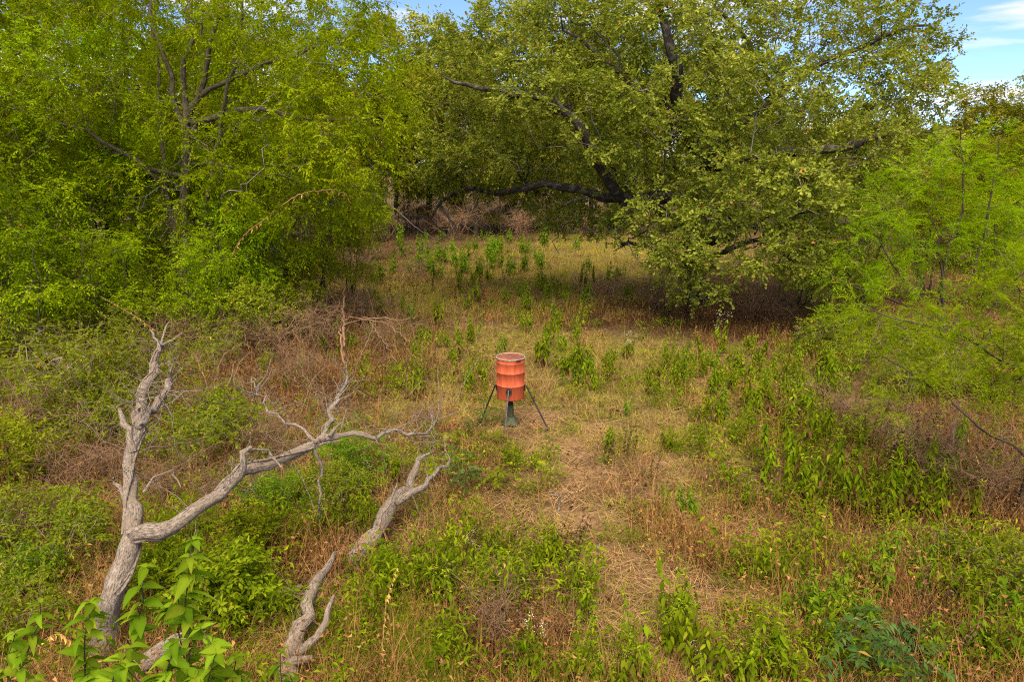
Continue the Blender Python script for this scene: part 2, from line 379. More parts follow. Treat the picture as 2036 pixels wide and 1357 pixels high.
att = nt.nodes.new('ShaderNodeAttribute'); att.attribute_name = 'tuv'; sep = nt.nodes.new('ShaderNodeSeparateXYZ'); nt.links.new(att.outputs['Vector'], sep.inputs[0])
tc = nt.nodes.new('ShaderNodeTexCoord')
n1 = nt.nodes.new('ShaderNodeTexNoise'); n1.inputs['Scale'].default_value = 9; n1.inputs['Detail'].default_value = 8; n1.inputs['Roughness'].default_value = .75
n2 = nt.nodes.new('ShaderNodeTexNoise'); n2.inputs['Scale'].default_value = 55; n2.inputs['Detail'].default_value = 4
nt.links.new(tc.outputs['Object'], n1.inputs['Vector']); nt.links.new(tc.outputs['Object'], n2.inputs['Vector'])
cA = ramp(nt, n1.outputs['Fac'], [(.3, (.040, .024, .012)), (.5, (.095, .058, .028)), (.7, (.19, .12, .06))])
cP = ramp(nt, n1.outputs['Fac'], [(.3, (.08, .045, .024)), (.5, (.19, .115, .06)), (.7, (.33, .21, .115))])
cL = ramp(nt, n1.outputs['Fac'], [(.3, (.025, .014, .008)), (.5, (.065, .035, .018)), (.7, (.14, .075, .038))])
cM = ramp(nt, n1.outputs['Fac'], [(.3, (.06, .05, .012)), (.5, (.13, .105, .028)), (.7, (.22, .17, .055))])
def mixc(f, a, b):
    m = nt.nodes.new('ShaderNodeMixRGB'); nt.links.new(f, m.inputs[0]); nt.links.new(a, m.inputs[1]); nt.links.new(b, m.inputs[2]); return m.outputs[0]
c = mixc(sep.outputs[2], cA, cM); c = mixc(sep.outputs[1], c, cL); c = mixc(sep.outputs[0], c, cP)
b = nt.nodes.new('ShaderNodeBsdfPrincipled'); b.inputs['Roughness'].default_value = .95; b.inputs['Specular IOR Level'].default_value = .1
bp = nt.nodes.new('ShaderNodeBump'); bp.inputs['Strength'].default_value = .8; bp.inputs['Distance'].default_value = .03
nt.links.new(n2.outputs['Fac'], bp.inputs['Height']); nt.links.new(bp.outputs[0], b.inputs['Normal']); nt.links.new(c, b.inputs['Base Color']); nt.links.new(b.outputs[0], o.inputs[0])
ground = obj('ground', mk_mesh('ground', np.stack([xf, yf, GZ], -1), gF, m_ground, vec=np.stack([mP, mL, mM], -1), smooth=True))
ground['kind'] = 'structure'; ground['label'] = 'dry ground of straw, leaf litter and soil across the clearing'

def gz(x, y): return float(height(x, y))
def on_ground(u, v, z=0.0):
    p = gp(u, v); return np.array([p[0], p[1], gz(p[0], p[1]) + z])

# ------------------------------------------------------------------ uncountable ground cover
def blades_at(r, base, L, width, lean=.4, flat=0.0, segs=2, tint=None, curl=(.2, 1.1)):
    """tapering strips rooted at base; flat=1 lies down"""
    n = len(base); b = r.uniform(0, 2 * pi, n); hd = np.stack([np.cos(b), np.sin(b), np.zeros(n)], -1)
    e0 = (1 - flat) * (pi / 2 - np.abs(r.normal(0, lean, n))) + flat * r.uniform(-.02, .5, n); cl = r.uniform(*curl, n) * (1 - np.asarray(flat) * .7)
    side = nrm(np.stack([-np.sin(b), np.cos(b), np.zeros(n)], -1) + UPV * r.normal(0, .4, n)[:, None])
    P = np.array(base, float); z0 = P[:, 2].copy(); P[:, 2] += flat * r.uniform(0, .06, n); V = []; w = np.asarray(width) * r.uniform(.6, 1.3, n)
    for i in range(segs + 1):
        t = i / segs; k = max(0.15, 1 - t ** 1.5); V += [P - side * (w * k / 2)[:, None], P + side * (w * k / 2)[:, None]]
        e = e0 - cl * (t + .5 / segs); P = P + (hd * np.cos(e)[:, None] + UPV * np.sin(e)[:, None]) * (L / segs)[:, None]
        P[:, 2] = np.maximum(P[:, 2], z0 + 0.004)
    V = np.stack(V, 1); m = 2 * segs + 2
    tf = np.array([[2 * i, 2 * i + 1, 2 * i + 3, 2 * i + 2] for i in range(segs)])
    F = tf[None] + (np.arange(n) * m)[:, None, None]
    return V.reshape(-1, 3), F.reshape(-1, 4), np.repeat(np.clip(tint, 0, .93), m)
def blades(r, n, rad, hmin, hmax, width, lean, flat=0.0, segs=3, tmean=.5, tvar=.2):
    q = rad * np.sqrt(r.random(n)); a = r.uniform(0, 2 * pi, n)
    return blades_at(r, np.stack([q * np.cos(a), q * np.sin(a), np.zeros(n)], -1), r.uniform(hmin, hmax, n), np.full(n, width), lean, flat, segs, r.normal(tmean, tvar, n))

def join(parts):
    Vs, Fs, Ts, off = [], [], [], 0
    for V, F, t in parts: Vs.append(V); Fs.append(np.asarray(F) + off); Ts.append(t); off += len(V)
    return np.concatenate(Vs), Fs, np.concatenate(Ts)

def strew(n, seed, dens, per=1, spread=.1, ymax=60, pw=1.3):
    """clumps spread evenly over the view, thinned by dens(x, y), per pieces in each; returns x, y, distance scale"""
    r = np.random.default_rng(seed); m = n // per; y = 5.0 * (ymax / 5.0) ** (r.random(m) ** pw); x = r.uniform(-1, 1, m) * (y * .80 + 2.6)
    keep = r.random(m) < dens(x, y); x, y = np.repeat(x[keep], per), np.repeat(y[keep], per); k = 1 + .9 * (y - 5) / 50
    x = x + r.normal(0, 1, len(x)) * spread * k; y = y + r.normal(0, 1, len(y)) * spread * k
    return r, x, y, k
def stuff(name, label, V, F, mat, t):
    o = obj(name, mk_mesh(name, V, F, mat, tint=t)); o['kind'] = 'stuff'; o['label'] = label; return o
mk = lambda B: (lambda x, y: blob_mask(x, y, B))
CLEAR = [(590, 1290, .35, .35), (615, 1210, .3, .4), (735, 1095, .35, .4), (790, 1010, .3, .4), (1740, 1310, .45, .3), (1015, 870, .4, .4)]
fP, fL, fM, fG, fC = mk(PATH), mk(LITTER), mk(MEADOW), mk(GREEN), mk(CLEAR)
def gpos(x, y, dz=.005): return np.stack([x, y, height(x, y) + dz], -1)

r, x, y, k = strew(330000, 1, lambda x, y: np.clip(.34 + .45 * fP(x, y) + .10 * fM(x, y) - .26 * fL(x, y) + .30 * fbm(x, y, 1.1, 5) + .25 * fbm(x, y, 5.0, 15), .04, 1), 10, .10); n = len(x)
stuff('straw', 'flattened tan straw covering the trodden path and clearing', *(lambda q: (q[0], q[1], M_STRAW, q[2]))(
    blades_at(r, gpos(x, y), r.uniform(.10, .34, n) * k ** .5, .0085 * k, .3, .88, 1, r.normal(.46, .24, n) + .10 * fP(x, y) - .2 * fL(x, y) + .14 * fbm(x, y, 3.5, 16))))
r, x, y, k = strew(120000, 2, lambda x, y: np.clip(.16 + .25 * fM(x, y) - .5 * fP(x, y) + .35 * fbm(x, y, 1.6, 6), 0, 1), 24, .10); n = len(x)
stuff('dry_grass', 'tufts of tall dry grass bleached pale tan', *(lambda q: (q[0], q[1], M_STRAW, q[2]))(
    blades_at(r, gpos(x, y), r.uniform(.18, .62, n), .0075 * k, .45, .12, 3, r.normal(.45, .22, n) - .15 * fL(x, y))))
r, x, y, k = strew(215000, 3, lambda x, y: np.clip(.42 + .60 * fM(x, y) + .10 * fG(x, y) - .36 * fP(x, y) - .42 * fL(x, y) + .42 * fbm(x, y, 1.9, 7), .02, 1), 12, .10); n = len(x)
stuff('grass', 'short yellow green grass growing through the straw', *(lambda q: (q[0], q[1], M_GRASS, q[2]))(
    blades_at(r, gpos(x, y), r.uniform(.06, .26, n) * k ** .4, .0075 * k, .5, .25, 2, r.normal(.42, .2, n) + .32 * fM(x, y))))  # tint raised inside the meadow, painting in its sunlit look
r, x, y, k = strew(100000, 8, lambda x, y: np.clip(1.2 * fM(x, y) + .2 * fbm(x, y, 1.2, 23), 0, 1) * (y > 22), 10, .22, 58, .45); n = len(x)
stuff('meadow_grass', 'sunlit yellow green grass of the far meadow under the treeline', *(lambda q: (q[0], q[1], M_GRASS, q[2]))(
    blades_at(r, gpos(x, y), r.uniform(.15, .45, n), .012 * k, .4, .1, 2, r.normal(.70, .16, n) + .12 * fbm(x, y, .8, 24))))  # light blade tint stands in for sun on the far meadow
r, x, y, k = strew(170000, 4, lambda x, y: np.clip(.06 + .75 * fL(x, y), 0, 1), 8, .25, pw=1.1); n = len(x)
lt = leaf_verts(T_kite(.5, .5, .25, .2), gpos(x, y, 0) + np.stack([0 * x, 0 * x, r.uniform(.005, .07, n)], -1), nrm(np.stack([r.normal(0, 1, n), r.normal(0, 1, n), r.normal(0, .45, n)], -1)), UPV + r.normal(0, .5, (n, 3)), r.uniform(.045, .11, n) * k ** .5, np.clip(r.normal(.36, .24, n), 0, .93))
stuff('leaf_litter', 'brown fallen leaves lying under the trees', lt[0], lt[1], M_LITTER, lt[2])
r, x, y, k = strew(560000, 5, lambda x, y: np.clip(.25 + 1.6 * (fbm(x, y, 3.6, 8) - .05), 0, 1) * np.clip(.30 + .45 * fG(x, y) + .15 * fM(x, y) - .22 * fP(x, y) - .22 * fL(x, y) - .8 * fC(x, y), 0, 1), 40, .09); n = len(x)
h = np.repeat(r.uniform(.10, .40, n // 40), 40) * r.uniform(.1, 1, n); a = r.uniform(0, 6.28, n); tint = np.repeat(r.normal(.48, .15, n // 40), 40) + r.normal(0, .14, n)
lt = leaf_verts(T_kite(.45, .42, .08, .2), gpos(x, y, 0) + np.stack([0 * x, 0 * x, h], -1), np.stack([np.cos(a), np.sin(a), r.uniform(-.7, .4, n)], -1), UPV + r.normal(0, .35, (n, 3)), r.uniform(.03, .075, n) * k ** .5, np.clip(tint, 0, .93))
stuff('weeds', 'low green weeds spread over the clearing floor', lt[0], lt[1], M_WEED, lt[2])

fdead = lambda x, y: np.clip(.33 + .55 * fL(x, y) - .75 * fP(x, y) - .25 * fM(x, y) - 1.0 * fC(x, y) + .45 * fbm(x, y, 1.3, 21) - .5 * np.clip((y - 26) / 10, 0, 1), 0, 1)
r, x, y, k = strew(130000, 6, fdead, 20, .16, 40); n = len(x); hh = np.repeat(r.uniform(.5, 1.15, n // 20), 20); tb = np.repeat(r.normal(.42, .16, n // 20), 20) - .12 * fL(x, y)
hs = r.uniform(.25, .80, n) * hh
stuff('dead_weeds', 'rust brown dead weed stems standing over the clearing floor', *(lambda q: (q[0], q[1], M_RUST, q[2]))(blades_at(r, gpos(x, y), hs, .0095 * k, .38, .08, 2, tb + r.normal(0, .14, n), (-.2, .9))))
m = r.integers(0, n, 50000); hz = hs[m] * r.uniform(.15, .95, len(m)); nn = len(m); px = gpos(x[m], y[m], 0) + np.stack([r.normal(0, .07, nn), r.normal(0, .07, nn), hz], -1)
lt = leaf_verts(T_kite(.38, .5, .25, .35), px, np.stack([r.normal(0, 1, nn), r.normal(0, 1, nn), r.uniform(-1.6, .3, nn)], -1), r.normal(0, 1, (nn, 3)), r.uniform(.03, .075, nn) * k[m] ** .5, np.clip(tb[m] + r.normal(0, .18, nn), 0, .93))
stuff('dead_leaves', 'shrivelled brown leaves clinging to the dead weed stems', lt[0], lt[1], M_RUST, lt[2])
r, x, y, k = strew(700000, 7, lambda x, y: np.clip(2.2 * (fbm(x, y, 4.2, 22) - .02), 0, 1) * np.clip(.10 + .9 * fG(x, y) - .55 * fP(x, y) - fC(x, y), 0, 1) * (y < 30), 60, .10, 32); n = len(x); g = n // 60
h = np.repeat(r.uniform(.30, .85, g), 60) * r.uniform(.12, 1, n); a = r.uniform(0, 6.28, n); tint = np.repeat(r.normal(.46, .17, g), 60) + r.normal(0, .14, n)
lt = leaf_verts(T_kite(.36, .42, .08, .25), gpos(x, y, 0) + np.stack([0 * x, 0 * x, h], -1), np.stack([np.cos(a), np.sin(a), r.uniform(-1.3, .3, n)], -1), UPV + r.normal(0, .35, (n, 3)), r.uniform(.05, .115, n) * k ** .4, np.clip(tint, 0, .93))
stuff('undergrowth', 'tall tangled green undergrowth crowding the sides of the clearing', lt[0], lt[1], M_WEED, lt[2])

# ------------------------------------------------------------------ deer feeder
def lathe(profile, n=48, cx=0, cy=0):
    p = np.array(profile, float); a = np.arange(n) * 2 * pi / n
    V = np.stack([p[:, None, 0] * np.cos(a) + cx, p[:, None, 0] * np.sin(a) + cy, np.repeat(p[:, 1:2], n, 1)], -1)
    i = np.arange(len(p) - 1)[:, None]; k = np.arange(n)[None]; k2 = (k + 1) % n
    F = np.stack([i * n + k, i * n + k2, (i + 1) * n + k2, (i + 1) * n + k], -1).reshape(-1, 4)
    return V.reshape(-1, 3), F
def box(c, s, R=None):
    v = np.array([[x, y, z] for x in (-.5, .5) for y in (-.5, .5) for z in (-.5, .5)]) * np.array(s)
    if R is not None: v = v @ np.asarray(R).T
    return v + np.array(c), np.array([[0, 1, 3, 2], [4, 6, 7, 5], [0, 4, 5, 1], [2, 3, 7, 6], [0, 2, 6, 4], [1, 5, 7, 3]])
def add_bevel(o, w, s=2):
    m = o.modifiers.new('bevel', 'BEVEL'); m.width = w; m.segments = s; m.limit_method = 'ANGLE'; return o

def drum_mat():
    m, nt, o = new_mat('orange_drum_paint')
    tc = nt.nodes.new('ShaderNodeTexCoord'); mp = nt.nodes.new('ShaderNodeMapping'); mp.inputs['Scale'].default_value = (6, 6, 1.6); nt.links.new(tc.outputs['Object'], mp.inputs[0])
    n1 = nt.nodes.new('ShaderNodeTexNoise'); n1.inputs['Scale'].default_value = 1.5; n1.inputs['Detail'].default_value = 7; n1.inputs['Roughness'].default_value = .7; nt.links.new(mp.outputs[0], n1.inputs['Vector'])
    c = ramp(nt, n1.outputs['Fac'], [(.28, (.30, .046, .018)), (.5, (.47, .085, .032)), (.72, (.54, .130, .060))])
    n2 = nt.nodes.new('ShaderNodeTexNoise'); n2.inputs['Scale'].default_value = 9; n2.inputs['Detail'].default_value = 9; n2.inputs['Roughness'].default_value = .75; nt.links.new(tc.outputs['Object'], n2.inputs['Vector'])
    f = ramp(nt, n2.outputs['Fac'], [(.60, (0, 0, 0)), (.72, (.7, .7, .7))])
    mx = nt.nodes.new('ShaderNodeMixRGB'); nt.links.new(f, mx.inputs[0]); nt.links.new(c, mx.inputs[1]); mx.inputs[2].default_value = (.26, .10, .05, 1)
    mp3 = nt.nodes.new('ShaderNodeMapping'); mp3.inputs['Scale'].default_value = (22, 22, 1.3); nt.links.new(tc.outputs['Object'], mp3.inputs[0])
    n3 = nt.nodes.new('ShaderNodeTexNoise'); n3.inputs['Scale'].default_value = 1; n3.inputs['Detail'].default_value = 4; nt.links.new(mp3.outputs[0], n3.inputs['Vector'])
    f3 = ramp(nt, n3.outputs['Fac'], [(.54, (0, 0, 0)), (.74, (.45, .45, .45))]); mx3 = nt.nodes.new('ShaderNodeMixRGB'); nt.links.new(f3, mx3.inputs[0]); nt.links.new(mx.outputs[0], mx3.inputs[1]); mx3.inputs[2].default_value = (.20, .065, .028, 1); mx = mx3
    b = nt.nodes.new('ShaderNodeBsdfPrincipled'); b.inputs['Roughness'].default_value = .6; b.inputs['Specular IOR Level'].default_value = .3
    nt.links.new(mx.outputs[0], b.inputs['Base Color']); nt.links.new(b.outputs[0], o.inputs[0]); return m
M_DRUM = drum_mat(); M_LID = plain_mat('rusty_lid_paint', (.18, .060, .034), .8, 0, .5, 9)
M_GALV = plain_mat('galvanised_ring', (.30, .275, .25), .65, .2, .4, 20); M_BLACK = plain_mat('black_steel', (.022, .022, .024), .5, .3, .4, 22)
M_GREYST = plain_mat('grey_steel', (.085, .08, .075), .55, .3, .4, 22); M_OLIVE = plain_mat('olive_sheet_metal', (.055, .062, .034), .6, .1, .35, 14)
M_SEAM = plain_mat('dark_seam', (.20, .035, .015), .7)
fx, fy = -0.03, 13.45
feeder = thing('deer_feeder', 'orange steel drum game feeder on three black legs in the clearing', 'feeder', (fx, fy, 0))
z0, H, RD = 0.62, 0.86, 0.288
prof = [(0.0, z0 + .012), (RD - .012, z0 + .012), (RD - .004, z0), (RD, z0 + .012)]
def hoop(zc, h=.016, w=.022): return [(RD, zc - w), (RD + h * .7, zc - w * .4), (RD + h, zc), (RD + h * .7, zc + w * .4), (RD, zc + w)]
prof += hoop(z0 + H * .345) + hoop(z0 + H * .665) + hoop(z0 + H * .90, .007, .02) + [(RD, z0 + H - .01)]
V, F = lathe(prof, 64); drum = obj('drum', mk_mesh('drum', V, F, M_DRUM, smooth=True), feeder)
sa = radians(-72); V, F = box((cos(sa) * (RD + .001), sin(sa) * (RD + .001), z0 + H * .48), (.006, .007, H * .93), [[cos(sa), -sin(sa), 0], [sin(sa), cos(sa), 0], [0, 0, 1]])
obj('seam', mk_mesh('seam', V, F, M_SEAM), drum)
V, F = lathe([(0, z0 + H + .012), (.10, z0 + H + .012), (.105, z0 + H + .007), (.19, z0 + H + .007), (.195, z0 + H + .002), (RD - .02, z0 + H), (RD - .008, z0 + H + .012)], 64)
lid = obj('lid', mk_mesh('lid', V, F, M_LID, smooth=True), feeder)
V, F = lathe([(.038, -.006), (.038, .012), (.030, .016), (.026, .010), (0, .010)], 20); bung = obj('bung', mk_mesh('bung', V, F, M_LID, smooth=True), lid, (-.01, -.02, z0 + H + .010))
V, F = lathe([(.022, -.006), (.022, .008), (0, .009)], 16); obj('bung', mk_mesh('bung_small', V, F, M_LID, smooth=True), lid, (-.03, -.19, z0 + H + .006))
a = np.arange(12) * 2 * pi / 12; V, F = lathe([(RD + .003 + .010 * cos(q), z0 + H + .006 + .013 * sin(q)) for q in list(a) + [0]], 64)
ring = obj('clamp_ring', mk_mesh('clamp_ring', V, F, M_GALV, smooth=True), feeder)
la = radians(-58); V, F = box((cos(la) * (RD + .026), sin(la) * (RD + .026), z0 + H + .004), (.022, .13, .020), [[cos(la), -sin(la), 0], [sin(la), cos(la), 0], [0, 0, 1]])
add_bevel(obj('latch', mk_mesh('latch', V, F, M_BLACK), ring), .004)
for az, foot, m in ((-97, gp(1003, 872)[:2] - (fx, fy), M_GREYST), (3, gp(1091, 857)[:2] - (fx, fy), M_BLACK), (168, gp(955, 842)[:2] - (fx, fy), M_BLACK)):  # front leg coloured grey as if catching light, the others black
    q = radians(az); n = np.array([cos(q), sin(q), 0]); zt = z0 + .20
    V, F = box(n * (RD + .008) + np.array([0, 0, zt]), (.016, .115, .12), [[cos(q), -sin(q), 0], [sin(q), cos(q), 0], [0, 0, 1]])
    top = n * (RD + .034) + np.array([0, 0, zt + .045]); ft = np.array([foot[0], foot[1], 0.0])
    ch = [(np.array([top, (top + ft) / 2, ft]), np.array([.0165] * 3))]
    leg = obj('leg', tubes_mesh('leg', ch, m, sides=10), feeder)
    add_bevel(obj('bracket', mk_mesh('bracket', V, F, M_BLACK), leg), .004)
    for sy in (-1, 1):
        for sz in (-1, 1):
            Vb, Fb = lathe([(.011, 0), (.011, .010), (0, .010)], 8); tq = np.array([-sin(q), cos(q), 0])
            Rm = np.stack([tq, UPV, n], 1); Vb = Vb @ Rm.T + n * (RD + .016) + tq * sy * .040 + np.array([0, 0, zt + sz * .042])
            obj('bolt', mk_mesh('bolt', Vb, Fb, M_GREYST), leg)
    d = nrm(top - ft); obj('foot', tubes_mesh('foot', [(np.array([ft - d * .02, ft + d * .10]), np.array([.026, .021]))], M_BLACK, sides=10), leg)
V, F = lathe([(0, z0 + .01), (.055, z0 + .01), (.055, z0 - .16), (.05, z0 - .165), (0, z0 - .165)], 24); obj('feed_tube', mk_mesh('feed_tube', V, F, M_BLACK, smooth=True), feeder)
V, F = lathe([(0, z0 - .16), (.062, z0 - .16), (.070, .16), (0, .16)], 24); obj('spinner_housing', mk_mesh('spinner_housing', V, F, M_OLIVE, smooth=False), feeder)
V, F = lathe([(.06, .20), (.10, .185), (.190, .055), (.193, .03), (.18, .03), (.09, .17), (0, .17)], 6); add_bevel(obj('skirt', mk_mesh('skirt', V, F, M_OLIVE), feeder, rotz=.3), .004)

# ------------------------------------------------------------------ trees
def local(pts, base): 
    p = np.array(pts, float); p[:, :3] -= base; return p
def crown_tree(name, label, cat, base, limbs, pts, tpl, lmat, bmat, r, k=3, L=.35, m=6, leaf=.09, group=None, bf=.25, rleaf=.014, rtip=.005, crown='crown', trunk='trunk', twigs=False, twig_mat=None, growkw={}, **sp):
    base = np.asarray(base, float)
    sk = grow(r, [local(l, base) for l in limbs], np.asarray(pts) - base, bf=bf, rtip=rtip, **growkw)
    sel = (sk['R'] <= rleaf) & (sk['P'][:, 2] > .3)
    Pn = sk['P'][sel]; st = np.clip(.52 + .26 * fbm(Pn[:, 0] + Pn[:, 2] * .7, Pn[:, 1] - Pn[:, 2] * .5, 1.1, 4), 0, 1)  # clump-wide tint paints lit and shaded masses into the crown
    lv = sprigs(r, Pn, sk['D'][sel], k=k, L=L, m=m, leaf=leaf, sprig_tint=st, **sp)
    root = thing(name, label, cat, tuple(base), 0, group)
    ch = sk['chains']
    if twigs: ch = ch + [(s, np.array([rtip * .8, rtip * .6, rtip * .3])) for s in lv[5]]
    if twig_mat:
        obj(trunk, tubes_mesh(trunk, [c for c in ch if c[1].max() > .03], bmat), root); obj('twigs', tubes_mesh('twigs', [c for c in ch if c[1].max() <= .03], twig_mat), root)['kind'] = 'stuff'
    else: obj(trunk, tubes_mesh(trunk, ch, bmat), root)
    obj(crown, leaves_mesh(crown, tpl, lv[:5], lmat), root)
    return root

def limb(pts, ys, rs, step=.5, jit=.05, r=rng):
    """pixel polyline at world depths ys -> (x, y, z, radius)"""
    n = len(pts); ys = np.interp(np.linspace(0, 1, n), np.linspace(0, 1, len(ys)), ys); rs = np.interp(np.linspace(0, 1, n), np.linspace(0, 1, len(rs)), rs)
    return spline([np.append(at(u, v, y), rr) for (u, v), y, rr in zip(pts, ys, rs)], step, jit, r)

# --- the big oak
r = np.random.default_rng(31); OY = 27.0
ob = on_ground(1388, 606); OY = ob[1]
tr = [np.array([*ob - np.array([0, 0, .15]), .46])] + [np.append(at(u, v, OY), q) for u, v, q in ((1384, 560, .40), (1378, 480, .37), (1392, 400, .34), (1400, 330, .30))]
oak_limbs = [spline(tr, .5, .04, r),
    limb([(1400, 330), (1378, 280), (1348, 215), (1345, 130), (1318, 40), (1300, -60)], [OY, OY - 1, OY - 2], [.27, .20, .07], r=r),
    limb([(1392, 400), (1300, 395), (1240, 395), (1195, 335), (1160, 260), (1080, 195), (960, 178), (880, 150)], [OY, OY - 1, OY - 3, OY - 3], [.26, .20, .12, .04], r=r),
    limb([(1378, 470), (1290, 405), (1200, 392), (1150, 378), (1080, 368), (1000, 382), (930, 376), (880, 398), (858, 440), (890, 465)], [OY, OY + 1, OY + 3, OY + 3], [.22, .16, .09, .03], r=r),
    limb([(1400, 330), (1450, 260), (1540, 190), (1500, 140), (1490, 90), (1420, 10)], [OY, OY + 1, OY], [.22, .16, .05], r=r),
    limb([(1400, 340), (1500, 310), (1600, 300), (1700, 290), (1765, 268), (1850, 262)], [OY, OY - 2, OY - 2], [.22, .13, .04], r=r),
    limb([(1540, 190), (1620, 130), (1700, 100), (1780, 60), (1850, 50)], [OY + .5, OY - 1], [.13, .04], r=r),
    limb([(1378, 480), (1450, 470), (1500, 430), (1600, 420), (1660, 440)], [OY, OY - 3, OY - 4], [.18, .10, .04], r=r),
    limb([(1384, 540), (1440, 500), (1510, 480), (1580, 520), (1640, 560)], [OY, OY - 4], [.13, .04], r=r),
    limb([(1384, 520), (1310, 500), (1250, 480), (1220, 500)], [OY, OY - 3], [.12, .03], r=r),
    limb([(1348, 215), (1250, 160), (1180, 100), (1120, 60)], [OY - 1.5, OY - 3], [.12, .04], r=r)]
for _l in oak_limbs[1:]:
    _k = np.clip((_l[:, 3] - .06) / .1, 0, 1)[:, None] * np.linspace(0, 1, len(_l))[:, None] ** .5; _d = np.array([0, 0, CAM_H]) - _l[:, :3]; _l[:, :3] += nrm(_d) * 2.6 * _k
def px_blob(u, v, y, ru, rv, dy):
    c = at(u, v, y); s = y / FPX * 1.03; return (c, (ru * s, dy, rv * s))
oak_blobs = [px_blob(*q) for q in [
    (1330, 60, OY, 200, 90, 4), (1130, 90, OY - 1, 150, 80, 3.2), (960, 130, OY, 110, 70, 3), (1560, 50, OY, 190, 80, 3.6), (1740, 60, OY, 110, 60, 2.5), (1100, 200, OY - 3, 130, 60, 2.4), (1290, 200, OY - 4, 120, 55, 2),
    (1500, 200, OY - 3, 140, 70, 2.4), (1680, 170, OY - 1, 150, 60, 3), (1800, 190, OY, 80, 55, 2), (1840, 110, OY, 45, 45, 1.5), (1640, 270, OY - 3, 140, 50, 2.2), (1790, 280, OY - 1, 90, 40, 2), (1430, 320, OY - 4, 110, 60, 1.8), (1540, 380, OY - 5, 130, 60, 2),
    (1340, 420, OY - 4.5, 110, 55, 1.8), (1420, 490, OY - 5, 140, 55, 1.8), (1560, 480, OY - 5, 110, 55, 1.8), (1660, 430, OY - 3.5, 100, 60, 2), (1390, 560, OY - 4.4, 75, 42, 1.2), (1640, 530, OY - 4, 90, 50, 1.6), (1270, 350, OY - 2, 100, 45, 2.2),
    (1060, 300, OY, 120, 45, 2.6), (930, 300, OY + 1, 90, 40, 2.4), (1150, 440, OY + 1, 70, 26, 1.5), (980, 350, OY + 2, 120, 30, 1.8), (870, 330, OY + 2, 70, 40, 2), (1200, 300, OY - 3, 70, 50, 1.8), (1190, 20, OY, 120, 60, 3), (1040, 30, OY + 1, 90, 50, 2.4), (1450, 140, OY - 4, 80, 40, 1.5), (1250, 450, OY - 2, 60, 40, 1.5), (1300, 500, OY - 4, 50, 40, 1.2), (1200, 240, OY + 1, 110, 90, 1.6), (1120, 370, OY + 2.5, 120, 55, 1.4), (1290, 300, OY + 1.5, 110, 90, 1.4), (1010, 240, OY + 1.5, 110, 70, 1.8), (1230, 120, OY + 1, 110, 60, 2), (1400, 180, OY + 1.5, 120, 80, 2), (1600, 330, OY + 1, 130, 70, 2), (1700, 350, OY - 2, 110, 50, 1.6), (1180, 420, OY + 2.5, 90, 30, 1.2), (900, 220, OY + 1.5, 80, 60, 1.6), (1460, 400, OY - 5, 100, 50, 1.4), (1330, 60, OY - 3.5, 90, 60, 1.0), (1330, 250, OY - 4.6, 70, 40, .8), (1060, 150, OY - 3.6, 90, 45, 1.0), (1180, 270, OY - 4.2, 60, 40, .8)]]
pts = blob_points(r, oak_blobs, 4300, .6)
oak = crown_tree('oak_tree', 'broad spreading oak with dark crooked limbs behind the feeder', 'tree', ob, oak_limbs, pts, T_kite(.62, .62, .10, .10), M_OAK, B_OAK, r,
                 k=6, L=.44, m=9, leaf=.126, bf=.16, rleaf=.012, rtip=.007, growkw=dict(seg=.55, wob=.14), upb=.7, rnd=.75, droop=.10, sag=.12, dead=.005, twig_mat=B_GREYTWIG)

r = np.random.default_rng(32)
for pl, y0, rr in (([(866, 395), (905, 452), (898, 462), (868, 482), (832, 498)], OY + 3, [.05, .035, .012]), ([(908, 450), (912, 475), (930, 492)], OY + 3, [.018, .008]), ([(790, 420), (830, 455), (870, 478)], OY + 3, [.025, .02]), ([(1180, 392), (1120, 405), (1105, 440), (1112, 470), (1098, 480), (1112, 505)], OY + 1, [.05, .03, .012])):
    l = limb(pl, [y0, y0], rr, .25, .03, r); obj('dead_branch', tubes_mesh('dead_branch', [(l[:, :3] - ob, l[:, 3])], B_GREYTWIG, sides=6), oak)
